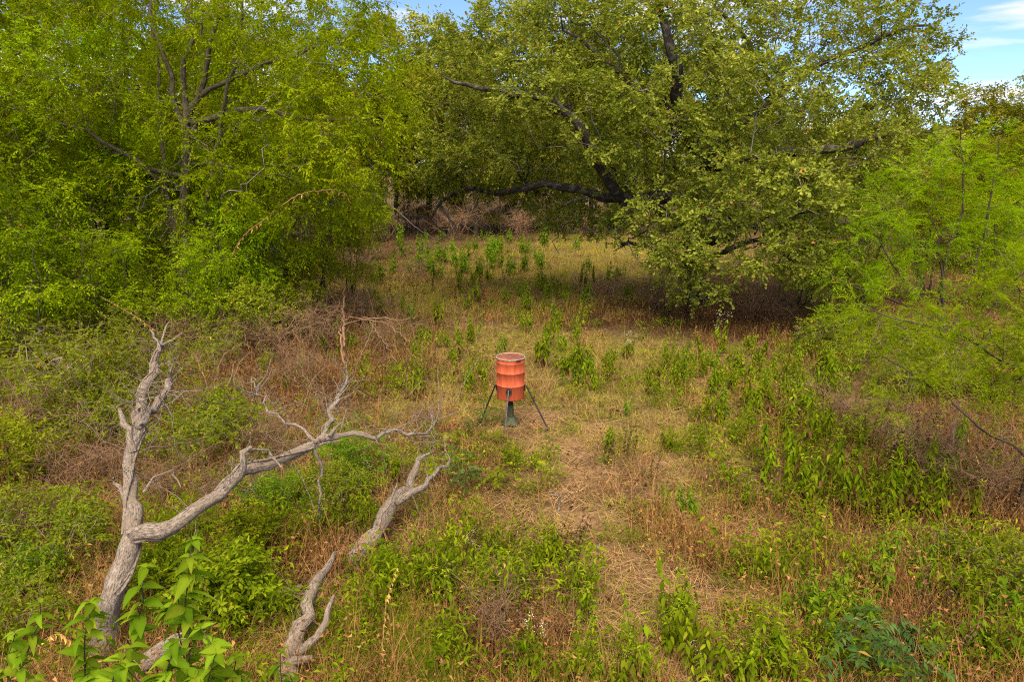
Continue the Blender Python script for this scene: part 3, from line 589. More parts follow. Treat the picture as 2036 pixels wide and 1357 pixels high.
# --- the elm on the left
r = np.random.default_rng(41); eb = on_ground(386, 648); EY = eb[1]
el = [spline([np.array([*eb - np.array([0, 0, .15]), .24])] + [np.append(at(u, v, EY), q) for u, v, q in ((380, 560, .175), (368, 460, .16), (366, 380, .15), (372, 300, .14), (372, 240, .125))], .5, .02, r),
    limb([(386, 640), (398, 540), (404, 430), (424, 330), (448, 200), (478, 60), (490, -40)], [EY, EY - .4, EY - .8], [.10, .075, .03], r=r),
    limb([(384, 640), (352, 520), (338, 400), (322, 290), (318, 170), (300, 40)], [EY, EY + .3, EY + .6], [.09, .07, .03], r=r),
    limb([(372, 250), (395, 190), (412, 110), (440, 20), (465, -70)], [EY, EY - .5], [.11, .04], r=r),
    limb([(372, 240), (360, 160), (372, 80), (380, -40)], [EY, EY], [.11, .05], r=r),
    limb([(368, 270), (345, 190), (325, 110), (300, 30), (280, -60)], [EY, EY + .5], [.10, .04], r=r),
    limb([(366, 360), (300, 335), (240, 300), (170, 262), (100, 240), (20, 215)], [EY, EY - 1.5], [.085, .03], r=r),
    limb([(366, 372), (310, 350), (250, 310), (190, 285)], [EY, EY + 1], [.07, .03], r=r),
    limb([(378, 250), (440, 228), (520, 217), (590, 232), (680, 240), (760, 230)], [EY, EY - 2], [.11, .03], r=r),
    limb([(390, 190), (470, 150), (560, 120), (650, 90)], [EY, EY - 1.5], [.08, .03], r=r),
    limb([(368, 330), (440, 330), (520, 350), (600, 370)], [EY, EY - 2], [.07, .02], r=r),
    limb([(380, 250), (374, 330), (352, 410), (318, 450), (290, 485)], [EY - .25, EY - 1.2], [.045, .012], step=.3, r=r),
    limb([(376, 300), (330, 350), (322, 400), (345, 440), (345, 490)], [EY - .5, EY - 1], [.03, .01], step=.3, r=r),
    limb([(388, 270), (420, 310), (450, 380)], [EY - .3, EY - 1], [.03, .01], step=.3, r=r)]
elm_blobs = [px_blob(*q) for q in [(380, -20, EY, 220, 110, 3), (560, 60, EY - 1, 180, 100, 2.4), (700, 150, EY - 2, 120, 90, 2), (760, 230, EY - 2, 75, 60, 1.4), (620, 240, EY - 2.4, 140, 70, 1.6), (660, 320, EY - 2.4, 130, 60, 1.6), (560, 380, EY - 2, 120, 60, 1.5),
    (700, 400, EY - 1.5, 70, 40, 1.2), (620, 440, EY - 1.5, 80, 30, 1), (180, 60, EY, 160, 90, 2.4), (120, 180, EY - 1, 130, 70, 1.8), (230, 190, EY - .5, 100, 60, 1.5), (60, 300, EY - 1, 80, 50, 1.5), (470, 290, EY - 1.5, 90, 60, 1.2), (500, 190, EY + 1, 110, 60, 1.5), (480, 460, EY - 1.2, 60, 60, 1), (700, 30, EY - .5, 70, 45, 1.4), (420, 120, EY + 1.5, 100, 80, 1.2), (330, 440, EY - 1.2, 110, 40, .8), (440, 540, EY - 1, 70, 50, .8), (310, 560, EY - 1.2, 70, 50, .8), (250, 350, EY - 1, 90, 50, 1), (330, 220, EY - 1.2, 60, 50, .6), (540, 500, EY - 1, 80, 60, 1), (420, 380, EY - 1.4, 60, 40, .6)]]
elm = crown_tree('elm_tree', 'tall multi-stemmed elm with bright yellow green leaves beside the clearing', 'tree', eb, el, blob_points(r, elm_blobs, 2050, .5), T_kite(.45, .42, .08, .15), M_ELM, B_ELM, r,
                 k=6, L=.46, m=9, leaf=.115, bf=.12, rleaf=.010, rtip=.005, growkw=dict(seg=.5, wob=.10), sag=.35, droop=.45, upb=.9, twig_mat=B_GREYTWIG)

# --- woodland trees: a few kinds built once, then set out one by one
def wood_proto(seed, h, wr, lmat, bmat, leaf, n=520, tr=.13, stems=1, low=.25, k=3, m=7, L=.5, tpl=T_kite(.5, .45, .08, .15), dead=.003):
    r = np.random.default_rng(seed); limbs = []
    for s in range(stems):
        a = r.uniform(0, 6.28); o = .18 * s; lean = r.uniform(.03, .12) * h * (1 + .6 * (stems > 1))
        p = [[cos(a) * (o + lean * t ** 1.3) + r.normal(0, .05), sin(a) * (o + lean * t ** 1.3) + r.normal(0, .05), h * .82 * t - .1 * (t == 0), tr * (1 - .75 * t)] for t in np.linspace(0, 1, 6)]
        limbs.append(spline(p, .5, .025, r))
    if stems > 1:
        for s in range(1, stems): limbs[s][0, :3] = limbs[0][0, :3]
    blobs = []
    for i in range(15):
        z = h * r.uniform(low, .97); q = wr * math.sqrt(max(.12, 1 - ((z / h - .62) / .48) ** 2)); a = r.uniform(0, 6.28); d = q * r.uniform(.3, .75)
        blobs.append(((cos(a) * d, sin(a) * d, z), (q * r.uniform(.32, .52), q * r.uniform(.32, .52), h * r.uniform(.06, .11))))
    sk = grow(r, limbs, blob_points(r, blobs, n, .5), bf=.15, rtip=.006, seg=.55, wob=.12)
    sel = (sk['R'] <= .011) & (sk['P'][:, 2] > .4); Pn = sk['P'][sel]
    st = np.clip(.52 + .26 * fbm(Pn[:, 0] + Pn[:, 2] * .7, Pn[:, 1] - Pn[:, 2] * .5, 1.0, seed), 0, 1)  # light and dark clumps put into the leaf colour here too
    lv = sprigs(r, Pn, sk['D'][sel], k=k, L=L, m=m, leaf=leaf, sprig_tint=st, sag=.3, droop=.35, dead=dead)
    return tubes_mesh('trunk', sk['chains'], bmat), leaves_mesh('crown', tpl, lv[:5], lmat)
WP = {'a': wood_proto(51, 12.5, 3.8, M_WOOD, B_DARK, .135, 900, .16, k=6, m=7), 'b': wood_proto(52, 9.5, 3.0, M_ELM, B_ELM, .115, 800, .10, stems=3, low=.2, k=6, m=7),
      'c': wood_proto(53, 13.5, 5.0, M_FAR, B_DARK, .23, 800, .20, k=6, m=6, L=.7), 'd': wood_proto(54, 12.0, 5.6, M_FAR, B_OAK, .23, 800, .22, low=.15, k=6, m=6, L=.7),
      'e': wood_proto(55, 6.0, 2.2, M_WOOD, B_DARK, .11, 480, .055, stems=4, low=.25, L=.45, k=4), 'f': wood_proto(56, 4.2, 1.7, M_ELM, B_DARK, .095, 360, .035, stems=5, low=.2, L=.38, k=4)}
def set_tree(kind, name, label, u, v, s=1.0, rz=0.0, group=None, y=None):
    p = on_ground(u, v) if y is None else None
    if y is not None:
        q = at(u, 600, y); p = np.array([q[0], y, gz(q[0], y)])
    t = thing(name, label, 'tree', tuple(p), rz, group); t.scale = (s, s, s)
    obj('trunk', WP[kind][0], t); obj('crown', WP[kind][1], t); return t
# left wood
G1 = 'trees of the dense wood beside the elm'
for i, (k, u, y, s, rz) in enumerate(sorted([('a', -60, 21, 1.0, .3), ('a', 120, 30, 1.05, 2.0), ('b', 215, 26, 1.05, 2.9), ('c', 250, 38, 1.0, .8), ('a', 330, 31, 1.1, 4.0), ('b', 450, 27, .95, 5.0),
        ('c', 470, 42, 1.0, 2.1), ('a', 560, 33, .95, 3.3), ('c', 30, 40, 1.05, 4.4), ('b', -150, 17, .95, .4)], key=lambda q: q[1])):
    set_tree(k, 'woodland_tree', '%s trunk from the picture\'s edge in the dense wood around the elm' % ORD[i], u, 0, s, rz, G1, y)
# treeline behind the clearing
G2 = 'trees of the treeline behind the clearing'
tl = [(590, 50, 'c', 1.05, .4), (690, 56, 'd', 1.1, 1.4), (770, 52, 'c', 1.16, 2.2), (860, 57, 'd', 1.32, 3.3), (950, 53, 'c', 1.08, 4.1), (1040, 58, 'd', 1.15, 5.2), (1130, 54, 'c', 1.1, .9), (1230, 60, 'd', 1.15, 2.7), (1340, 56, 'c', 1.0, 3.7), (1450, 60, 'd', 1.0, .2), (1570, 57, 'c', .85, 1.7), (1690, 60, 'd', .85, 4.8)]
for i, (u, y, k, s, rz) in enumerate(tl):
    set_tree(k, 'woodland_tree', '%s tree from the elm along the treeline behind the clearing' % ORD[i], u, 0, s, rz, G2, y)
G3 = 'low trees on the skyline beyond the feathery mesquites'
for i, (u, y, k, s, rz) in enumerate([(1830, 46, 'd', .70, 1.0), (1930, 44, 'd', .82, 2.0), (2030, 42, 'c', .80, 3.0), (2120, 38, 'd', .80, 4.0), (1880, 36, 'd', .55, 5.0), (1990, 34, 'a', .58, .5)]):
    set_tree(k, 'skyline_tree', '%s low tree from the oak on the skyline beyond the mesquites' % ORD[i], u, 0, s, rz, G3, y)
G4 = 'rear trees glimpsed between the treeline trunks'
for i in range(13):
    u = 420 + i * 125; set_tree('cd'[i % 2], 'woodland_tree', '%s rear tree from the elm, glimpsed between the treeline trunks' % ORD[i], u, 0, 1.15 if u < 1500 else .85, i * 1.3, G4, 70 + 5 * (i % 3))
G5 = 'bushes under the treeline'
for i in range(18):
    u = 520 + i * 78; set_tree('ef'[i % 2], 'understory_bush', '%s bush from the elm along the foot of the treeline' % ORD[i], u, 0, .95 if i % 2 else .72, i * 2.1, G5, 54 + 4 * ((i * 7) % 3))
# young trees and thickets
yt = [('e', 640, 622, 1.0, .4, 'slender young tree with dark stems left of the clearing mouth'), ('e', 560, 610, .95, 2.0, 'bushy young tree between the elm and the slender sapling'), ('f', 500, 668, 1.0, 1.0, 'low leafy thicket tree right of the elm trunk'),
      ('f', 300, 640, 1.1, 3.0, 'low leafy thicket tree just left of the elm trunk'), ('e', 215, 610, 1.1, 4.0, 'dark stemmed thicket tree left of the elm'), ('f', 130, 690, 1.15, 5.0, 'thicket tree above the fallen grey limb'), ('e', 60, 620, 1.1, .9, 'leafy thicket tree behind the leaning grey trunk'),
      ('f', 440, 600, 1.2, 2.2, 'thicket tree in shade directly behind the elm'), ('f', 720, 520, 1.15, 3.6, 'small far tree at the left end of the clearing'), ('e', 690, 490, 1.0, 5.5, 'small far tree under the drooping oak limb'),
      ('f', 235, 700, .85, 2.6, 'leafy scrub tree behind the upright dead limb\'s tip'), ('f', 425, 690, .8, .7, 'leafy scrub tree between the upright dead limb and the arching shrub'), ('f', 60, 740, .9, 3.8, 'leafy scrub tree above the leaning log at the left edge'), ('e', 700, 600, .6, 1.1, 'thin scrub tree at the clearing\'s left edge'), ('f', 1700, 640, 1.0, 1.5, 'green shrubby tree under the right side of the oak'), ('f', 1590, 610, 1.0, 2.5, 'dark shrubby tree beside the oak trunk'), ('e', 1830, 600, .8, 3.5, 'shrubby tree behind the feathery mesquite'), ('f', 1960, 620, 1.1, 4.5, 'shrubby tree at the edge behind the mesquites')]
for k, u, v, s, rz, lab in yt: set_tree(k, 'young_tree', lab, u, v, s, rz, 'young trees and thickets')
# leaning grey trunk at the left edge
r = np.random.default_rng(61); lb = on_ground(45, 700)
crown_tree('leaning_tree', 'leaning pale grey trunk with leafy top at the left edge', 'tree', lb, [spline([np.append(lb, .16)] + [np.append(at(u, v, lb[1]), q) for u, v, q in ((20, 600, .14), (0, 520, .13), (-30, 400, .11), (-70, 250, .08))], .4, .03, r)],
    blob_points(r, [px_blob(-40, 260, lb[1], 120, 120, 1.6), px_blob(30, 420, lb[1] - 1, 70, 60, .9), px_blob(20, 120, lb[1], 80, 90, 1.4)], 260, .5), T_kite(.45, .42, .08, .15), M_ELM, B_ELM, r, k=4, L=.4, m=8, leaf=.10, bf=.15, rleaf=.010, sag=.35, droop=.45)

# --- mesquites: feathery
def feather(r, P, D, k=3, L=.30, pairs=7, pin=.11):
    """bipinnate sprays: each leaf a rachis with narrow pinnae either side"""
    return sprigs(r, P, D, k=k, L=L, m=pairs * 2, leaf=pin, side=1.0, droop=.03, sag=.34, upb=3.0, rnd=.42, lift=.02, dead=.0, tvar=.24)
def mesquite(name, label, base, limbs, blobs, n, seed, k=3, L=.62, pairs=13, pin=.115, w=.13):
    r = np.random.default_rng(seed); base = np.asarray(base, float)
    sk = grow(r, [local(l, base) for l in limbs], blob_points(r, blobs, n, .4) - base, bf=.18, rtip=.004, seg=.35, wob=.10)
    sel = (sk['R'] <= .0085) & (sk['P'][:, 2] > .4); lv = feather(r, sk['P'][sel], sk['D'][sel], k, L, pairs, pin)
    root = thing(name, label, 'tree', tuple(base), 0, 'feathery mesquites')
    obj('trunk', tubes_mesh('trunk', sk['chains'], B_DARK), root); obj('crown', leaves_mesh('crown', T_kite(w, .5, .02, .1), lv[:5], M_MESQ), root); return root
r = np.random.default_rng(71); mb = on_ground(1880, 700); MY = mb[1]
mesquite('mesquite_tree', 'tall feathery lime green mesquite with thin upright stems', mb,
    [limb([(1880, 700), (1868, 620), (1878, 520), (1912, 420), (1915, 330), (1910, 260)], [MY, MY], [.06, .015], .3, .02, r), limb([(1880, 700), (1875, 580), (1868, 480), (1912, 430)], [MY, MY - .3], [.04, .012], .3, .02, r),
     limb([(1880, 690), (1930, 560), (1970, 400), (1985, 280)], [MY, MY - .3], [.045, .012], .3, .02, r), limb([(1875, 640), (1800, 560), (1760, 500), (1720, 420)], [MY, MY - .6], [.035, .01], .3, .02, r), limb([(1880, 650), (1780, 600), (1700, 570), (1640, 540)], [MY, MY - .8], [.035, .01], .3, .02, r)],
    [px_blob(1870, 330, MY, 80, 60, .9), px_blob(1970, 300, MY - .3, 70, 55, .8), px_blob(1800, 380, MY, 75, 60, .8), px_blob(1930, 420, MY, 90, 60, .9), px_blob(1740, 460, MY - .5, 60, 40, .7), px_blob(1840, 480, MY - .4, 70, 45, .7), px_blob(1700, 550, MY - .8, 60, 30, .6), px_blob(1790, 560, MY - .5, 80, 40, .7), px_blob(2010, 440, MY, 60, 90, .8), px_blob(1660, 640, MY - 1.0, 45, 20, .5), px_blob(1700, 690, MY - 1.2, 70, 20, .5), px_blob(1800, 660, MY - 1, 70, 25, .5)], 370, 72)
mb2 = np.array([7.9, 9.6, gz(7.9, 9.6)]); M2 = 9.6
mesquite('mesquite_tree', 'near feathery mesquite reaching in from the right edge over the weeds', mb2,
    [spline([[*mb2, .07], [7.9, 9.6, 1.2, .06], [7.7, 9.6, 2.4, .045], [7.4, 9.5, 3.6, .02]], .3, .02, r), limb([(2150, 950), (2040, 905), (1950, 850), (1880, 790), (1800, 730), (1720, 690)], [9.6, 9.2, 9.4], [.022, .006], .3, .02, r),
     limb([(2120, 760), (2000, 720), (1900, 660), (1800, 640), (1700, 600)], [9.6, 9.4], [.03, .006], .3, .02, r), limb([(2130, 620), (2040, 560), (1990, 500)], [9.6, 9.6], [.03, .01], .3, .02, r)],
    [px_blob(1990, 620, 9.4, 80, 50, .6), px_blob(1960, 700, 9.3, 90, 45, .5), px_blob(1860, 650, 9.4, 80, 30, .5), px_blob(2040, 540, 9.6, 50, 50, .6), px_blob(1750, 640, 9.6, 60, 22, .4), px_blob(1850, 740, 9.2, 60, 22, .4), px_blob(2030, 780, 9.4, 50, 40, .5), px_blob(1780, 810, 9.3, 45, 16, .3)], 210, 73, k=3, pin=.085, L=.48)

# ------------------------------------------------------------------ dead tree and logs
r = np.random.default_rng(81)
DSC = .54
def dz(pts, zs, rs, step=.16, jit=.024):
    n = len(pts); zs = np.interp(np.linspace(0, 1, n), np.linspace(0, 1, len(zs)), zs); rs = np.interp(np.linspace(0, 1, n), np.linspace(0, 1, len(rs)), rs)
    return spline([np.append(gp(u, v, z), q * DSC) for (u, v), z, q in zip(pts, zs, rs)], step, jit, r)
def wood(limbs, r, knots=.10):
    out = []
    for l in limbs:
        rad = l[:, 3] * (1 + knots * r.normal(0, 1, len(l)).clip(-1.5, 1.5)); rad[-1] *= .75; P = l[:, :3]; e = nrm(P[-1] - P[-2]); b = nrm(P[0] - P[1])
        P = np.concatenate([P[:1] + b * .002, P[:1], P, P[-1:] + e * rad[-1] * .35, P[-1:] + e * rad[-1] * .4]); rad = np.concatenate([[.001], rad[:1], rad, [rad[-1] * .55, .001]]); P[1] = P[2] + b * .001; out.append((P, rad))
    return out
def side_twigs(r, limbs, n, L, r0, up=.3):
    out = []
    for _ in range(n):
        l = limbs[r.integers(len(limbs))]; i = r.integers(len(l) // 4, len(l)); p = l[i, :3]; d = nrm(r.normal(0, 1, 3) + UPV * up); ln = L * r.uniform(.35, 1.2)
        bend = r.normal(0, .28, 3); t = np.linspace(0, 1, 6)[:, None]; P = p + d * ln * t + bend * ln * t ** 2 + np.cumsum(r.normal(0, .06 * ln, (6, 3)), 0)
        P[:, 2] = np.maximum(P[:, 2], .02); P[0] = p; out.append((P, r0 * np.linspace(1, .25, 6) * r.uniform(.6, 1.2)))
        if r.random() < .6:
            j = r.integers(2, 5); d2 = nrm(d + r.normal(0, .6, 3)); out.append((P[j] + d2 * ln * .5 * np.linspace(0, 1, 4)[:, None] + np.cumsum(r.normal(0, .012 * ln, (4, 3)), 0), r0 * .55 * np.linspace(1, .3, 4)))
    return out
D1 = [dz([(150, 1440), (205, 1290), (228, 1180), (262, 1060)], [-.1, .25, .9, 1.3], [.26, .215, .20, .175]),
      dz([(262, 1060), (262, 960), (268, 880), (282, 800), (308, 725), (320, 680)], [1.3, 1.8, 2.3, 2.7], [.165, .13, .11, .055]),
      dz([(262, 1065), (340, 1045), (420, 1000), (480, 940), (560, 912), (640, 878), (672, 868)], [1.3, 1.5, 1.7, 1.8], [.16, .135, .12, .10]),
      dz([(672, 868), (740, 868), (780, 856), (820, 862), (845, 858), (866, 836)], [1.8, 1.7, 1.6], [.065, .045, .025]),
      dz([(640, 876), (655, 835), (668, 800), (684, 765), (690, 745)], [1.8, 2.0, 2.1], [.07, .05, .03]),
      dz([(275, 850), (312, 800), (340, 755)], [2.45, 2.55, 2.6], [.10, .075, .065]),
      dz([(265, 900), (250, 850), (238, 815)], [2.1, 2.35, 2.45], [.085, .07, .05]),
      dz([(478, 945), (486, 905), (500, 890)], [1.75, 2.0, 2.05], [.085, .075, .06]),
      dz([(500, 895), (540, 905), (560, 930)], [2.0, 1.85, 1.75], [.035, .03]),
      dz([(630, 880), (590, 845), (550, 825), (520, 790), (500, 750)], [1.8, 2.0, 2.1], [.04, .015]),
      dz([(655, 868), (680, 842)], [1.85, 1.95], [.045, .03]),
      dz([(318, 690), (305, 665), (298, 655)], [2.7, 2.8], [.04, .02]), dz([(318, 690), (345, 672), (362, 662)], [2.7, 2.8], [.035, .012]), dz([(318, 700), (330, 660), (336, 640)], [2.7, 2.9], [.04, .012]),
      dz([(286, 980), (310, 950), (345, 935), (360, 970)], [1.6, 1.8, 1.7], [.03, .012]),
      dz([(625, 885), (634, 940), (636, 1000), (632, 1040)], [1.8, 1.2, .6], [.035, .028]),
      dz([(250, 1000), (235, 960), (225, 950)], [1.5, 1.65], [.05, .03])]
DSC = 1.0
tree = thing('dead_tree', 'large fallen grey dead tree with forked peeling limbs at left', 'dead tree', (0, 0, 0))
base = gp(205, 1290, 0); tree.location = tuple(base)
def sub(ch): return [(P - base, R) for P, R in ch]
def gnarl(me, amp=.14):
    n = len(me.vertices); co = np.empty(n * 3, np.float32); me.vertices.foreach_get('co', co); co = co.reshape(-1, 3); a = np.empty(n * 3, np.float32); me.attributes['tuv'].data.foreach_get('vector', a); a = a.reshape(-1, 3)
    th = np.arctan2(a[:, 2], a[:, 1]); rad = np.hypot(a[:, 1], a[:, 2]); nn = np.empty(n * 3, np.float32); me.vertices.foreach_get('normal', nn); nn = nn.reshape(-1, 3)
    d = .5 * np.sin(3 * th + 2.2 * a[:, 0]) + .35 * np.sin(5 * th - 5.1 * a[:, 0] + 1) + .45 * np.sin(2 * th + 9.3 * a[:, 0]) * np.sin(3.1 * a[:, 0] + 2) + .3 * np.sin(7 * th + 17 * a[:, 0])
    co += nn * (rad * amp * d)[:, None]; me.vertices.foreach_set('co', co.ravel()); me.update(); return me
trunk_o = obj('trunk', gnarl(tubes_mesh('trunk', sub(wood(D1[:3], r, .10)), B_DEAD, sides=18)), tree)
for l in D1[3:]: obj('limb', gnarl(tubes_mesh('limb', sub(wood([l], r, .12)), B_DEAD, sides=12)), tree)
obj('twigs', tubes_mesh('twigs', sub(side_twigs(r, D1[1:6] + D1[9:10], 230, .6, .009)), B_DEAD), tree)['kind'] = 'stuff'
# bark strips and vines wound round the trunk
for l, turns, ph, off in ((D1[0], 1.1, .4, .0), (D1[2], 1.0, 1.0, 0), (D1[1], 1.4, 2.6, 0), (np.concatenate([D1[0], D1[1]]), 1.2, 4.0, 0)):
    m = len(l); t = np.linspace(0, 1, m); T = nrm(np.gradient(l[:, :3], axis=0)); A = nrm(np.cross(T, np.array([0.2, .3, 1.]))); B = np.cross(T, A)
    a = ph + turns * 2 * pi * t; P = l[:, :3] + (A * np.cos(a)[:, None] + B * np.sin(a)[:, None]) * (l[:, 3] * 1.02 + .008)[:, None] + r.normal(0, .006, (m, 3))
    obj('vine', tubes_mesh('vine', sub([(P, np.full(m, .021) * (1 - .4 * t))]), B_DEAD, sides=6), tree)

def log(name, label, pts, zs, rs, branches=(), ntw=10, mat=None, twl=.5):
    ls = [dz(pts, zs, rs)] + [dz(*b) for b in branches]; b0 = ls[0][0, :3].copy(); b0[2] = 0
    t = thing(name, label, 'dead wood', tuple(b0)); mat = mat or B_DEAD
    obj('trunk', gnarl(tubes_mesh('trunk', [(P - b0, R) for P, R in wood(ls[:1], r, .10)], mat, sides=14)), t)
    for l in ls[1:]: obj('branch', tubes_mesh('branch', [(P - b0, R) for P, R in wood([l], r, .08)], mat, sides=8), t)
    if ntw: obj('twigs', tubes_mesh('twigs', [(P - b0, R) for P, R in side_twigs(r, ls, ntw, twl, .008)], mat), t)['kind'] = 'stuff'
    return t
log('fallen_log', 'grey fallen log slanting up from the grass left of the feeder', [(700, 1118), (740, 1070), (785, 1005), (820, 950), (838, 905)], [.12, .3, .5, .6], [.115, .105, .08, .03],
    [([(790, 1000), (840, 965), (895, 912)], [.5, .7, .8], [.06, .045, .02]), ([(745, 1065), (770, 1010), (790, 960)], [.32, .6, .7], [.03, .012]), ([(830, 920), (850, 905), (862, 900)], [.6, .65], [.03, .015])], 12)
log('fallen_log', 'broken grey stump and log in the grass at the bottom edge', [(555, 1420), (580, 1320), (598, 1250), (620, 1185), (645, 1130), (664, 1100)], [.10, .32, .5, .55], [.095, .09, .08, .05, .03],
    [([(592, 1300), (640, 1240), (664, 1185)], [.3, .5, .6], [.05, .025]), ([(560, 1330), (620, 1310)], [.2, .3], [.08, .04])], 8)
log('fallen_log', 'short pale log lying among stems between the dead tree and the stump', [(490, 1185), (540, 1182), (600, 1168)], [.15, .15], [.06, .045], (), 4)
log('fallen_log', 'pale peeled log behind the bright green sapling leaves', [(265, 1335), (320, 1300), (380, 1262)], [.25, .4], [.085, .075], (), 3)
log('fallen_log', 'grey log leaning through the shrubs at the left edge', [(200, 800), (150, 742), (80, 694), (30, 672), (-30, 668)], [.05, .5, .9, 1.2], [.07, .085, .085, .08], [([(60, 690), (72, 668), (90, 655)], [1.0, 1.3, 1.4], [.03, .012])], 14)
log('fallen_branch', 'thin crooked grey branch lying on the straw path', [(1182, 1100), (1205, 1072), (1228, 1066), (1240, 1062)], [.03, .05], [.02, .012], [([(1205, 1072), (1200, 1050), (1196, 1040)], [.05, .1], [.012, .005])], 3, twl=.2)
log('fallen_branch', 'thin pale dead branch standing above the straw beyond the log', [(1108, 1030), (1112, 1000), (1112, 982), (1090, 985)], [.02, .35, .45], [.014, .008], (), 3, twl=.25)
log('fallen_branch', 'small broken pale stick in the weeds near the bottom', [(970, 1060), (985, 1085), (996, 1100)], [.05, .05], [.022, .015], (), 2, twl=.2)
log('dry_sapling', 'tall thin dead stem leaning behind the feeder', [(905, 800), (925, 755), (952, 712)], [0, .5, 1.0], [.013, .006], (), 2, twl=.2)
# arching bare shrub in the middle
def bare_shrub(label, base_uv, arms, ntw, L, mat=B_BRUSH, name='bare_shrub', r0=.006, grp=None):
    ls = [dz(*a) for a in arms]; b0 = on_ground(*base_uv); t = thing(name, label, 'shrub', tuple(b0), 0, grp)
    obj('stem', tubes_mesh('stem', [(P - b0, R) for P, R in wood(ls, r, .05)], mat, sides=6), t)
    obj('twigs', tubes_mesh('twigs', [(P - b0, R) for P, R in side_twigs(r, ls, ntw, L, r0, .1)], mat), t)['kind'] = 'stuff'; return t
bare_shrub('leafless grey shrub with long arching branches above the fallen limbs', (690, 740), [([(690, 740), (682, 690), (684, 650), (720, 636), (770, 645), (810, 680)], [0, .7, 1.1, .9], [.035, .012]), ([(690, 740), (680, 700), (682, 640), (740, 632), (800, 636), (835, 630)], [0, .8, 1.3, 1.2], [.03, .01]),
    ([(684, 690), (682, 640), (684, 590), (682, 570)], [.5, 1.0, 1.4], [.04, .02]), ([(735, 640), (770, 690), (790, 720)], [1.1, .9, .7], [.014, .006]), ([(745, 645), (725, 690), (705, 735)], [1.0, .6, .1], [.014, .008])], 70, .8)
bare_shrub('tangle of bare brown twigs right of the dead tree\'s upright limb', (420, 800), [([(420, 800), (440, 720), (480, 680)], [0, .8, 1.0], [.02, .008]), ([(420, 800), (400, 730), (380, 700)], [0, .7, .9], [.02, .008]), ([(460, 820), (470, 740), (500, 700)], [0, .8, 1], [.018, .006]), ([(450, 900), (440, 830), (455, 760), (470, 720)], [0, .6, 1.0], [.02, .006])], 120, .7, r0=.005)
bare_shrub('bare brown brush pile against the fallen limb', (600, 800), [([(600, 820), (620, 760), (660, 720)], [0, .5, .7], [.014, .005]), ([(560, 850), (600, 800), (640, 790)], [0, .4, .5], [.014, .005]), ([(640, 800), (600, 740), (590, 700)], [0, .6, .8], [.014, .005])], 110, .7, r0=.0045)
bare_shrub('dry bare brush at the right edge below the mesquite', (1900, 960), [([(1890, 960), (1895, 880), (1905, 800)], [0, .9, 1.5], [.05, .02]), ([(1900, 960), (1960, 900), (2000, 860)], [0, .6, .9], [.018, .006]), ([(1890, 950), (1820, 900), (1780, 880)], [0, .5, .7], [.018, .006]), ([(1950, 1000), (1990, 940), (2020, 900)], [0, .5, .8], [.018, .006])], 150, .8, r0=.005)
bare_shrub('dry tan brush among the weeds below the mesquite branch', (1640, 870), [([(1640, 880), (1660, 830), (1700, 810)], [0, .4, .6], [.012, .005]), ([(1600, 860), (1640, 820), (1690, 800)], [0, .3, .5], [.012, .005]), ([(1700, 880), (1680, 830), (1690, 790)], [0, .4, .7], [.012, .005])], 90, .6, r0=.0045)

for i in range(16):
    u = 640 + i * 44; y = 49 + 5 * ((i * 5) % 3); q = at(u, 600, y); b0 = np.array([q[0], y, gz(q[0], y)])
    if i < 3:
        ls = [spline([[0, 0, 0, .03], [r.normal(0, .5), r.normal(0, .5), 1.1, .02], [r.normal(0, 1.1), r.normal(0, 1.1), 2.2, .01]], .3, .03, r) for _ in range(6)]
        if i == 0: BR = []
        BR.append((tubes_mesh('stem', wood(ls, r, .05), B_BRUSH, sides=5), tubes_mesh('twigs', side_twigs(r, ls, 260, 1.3, .013, .1), B_BRUSH)))
    t = thing('dry_brush', '%s bare brown bush from the elm along the clearing\'s far edge' % ORD[i], 'shrub', tuple(b0), i * 1.7, 'bare brush along the far edge'); obj('stem', BR[i % 3][0], t); obj('twigs', BR[i % 3][1], t)['kind'] = 'stuff'

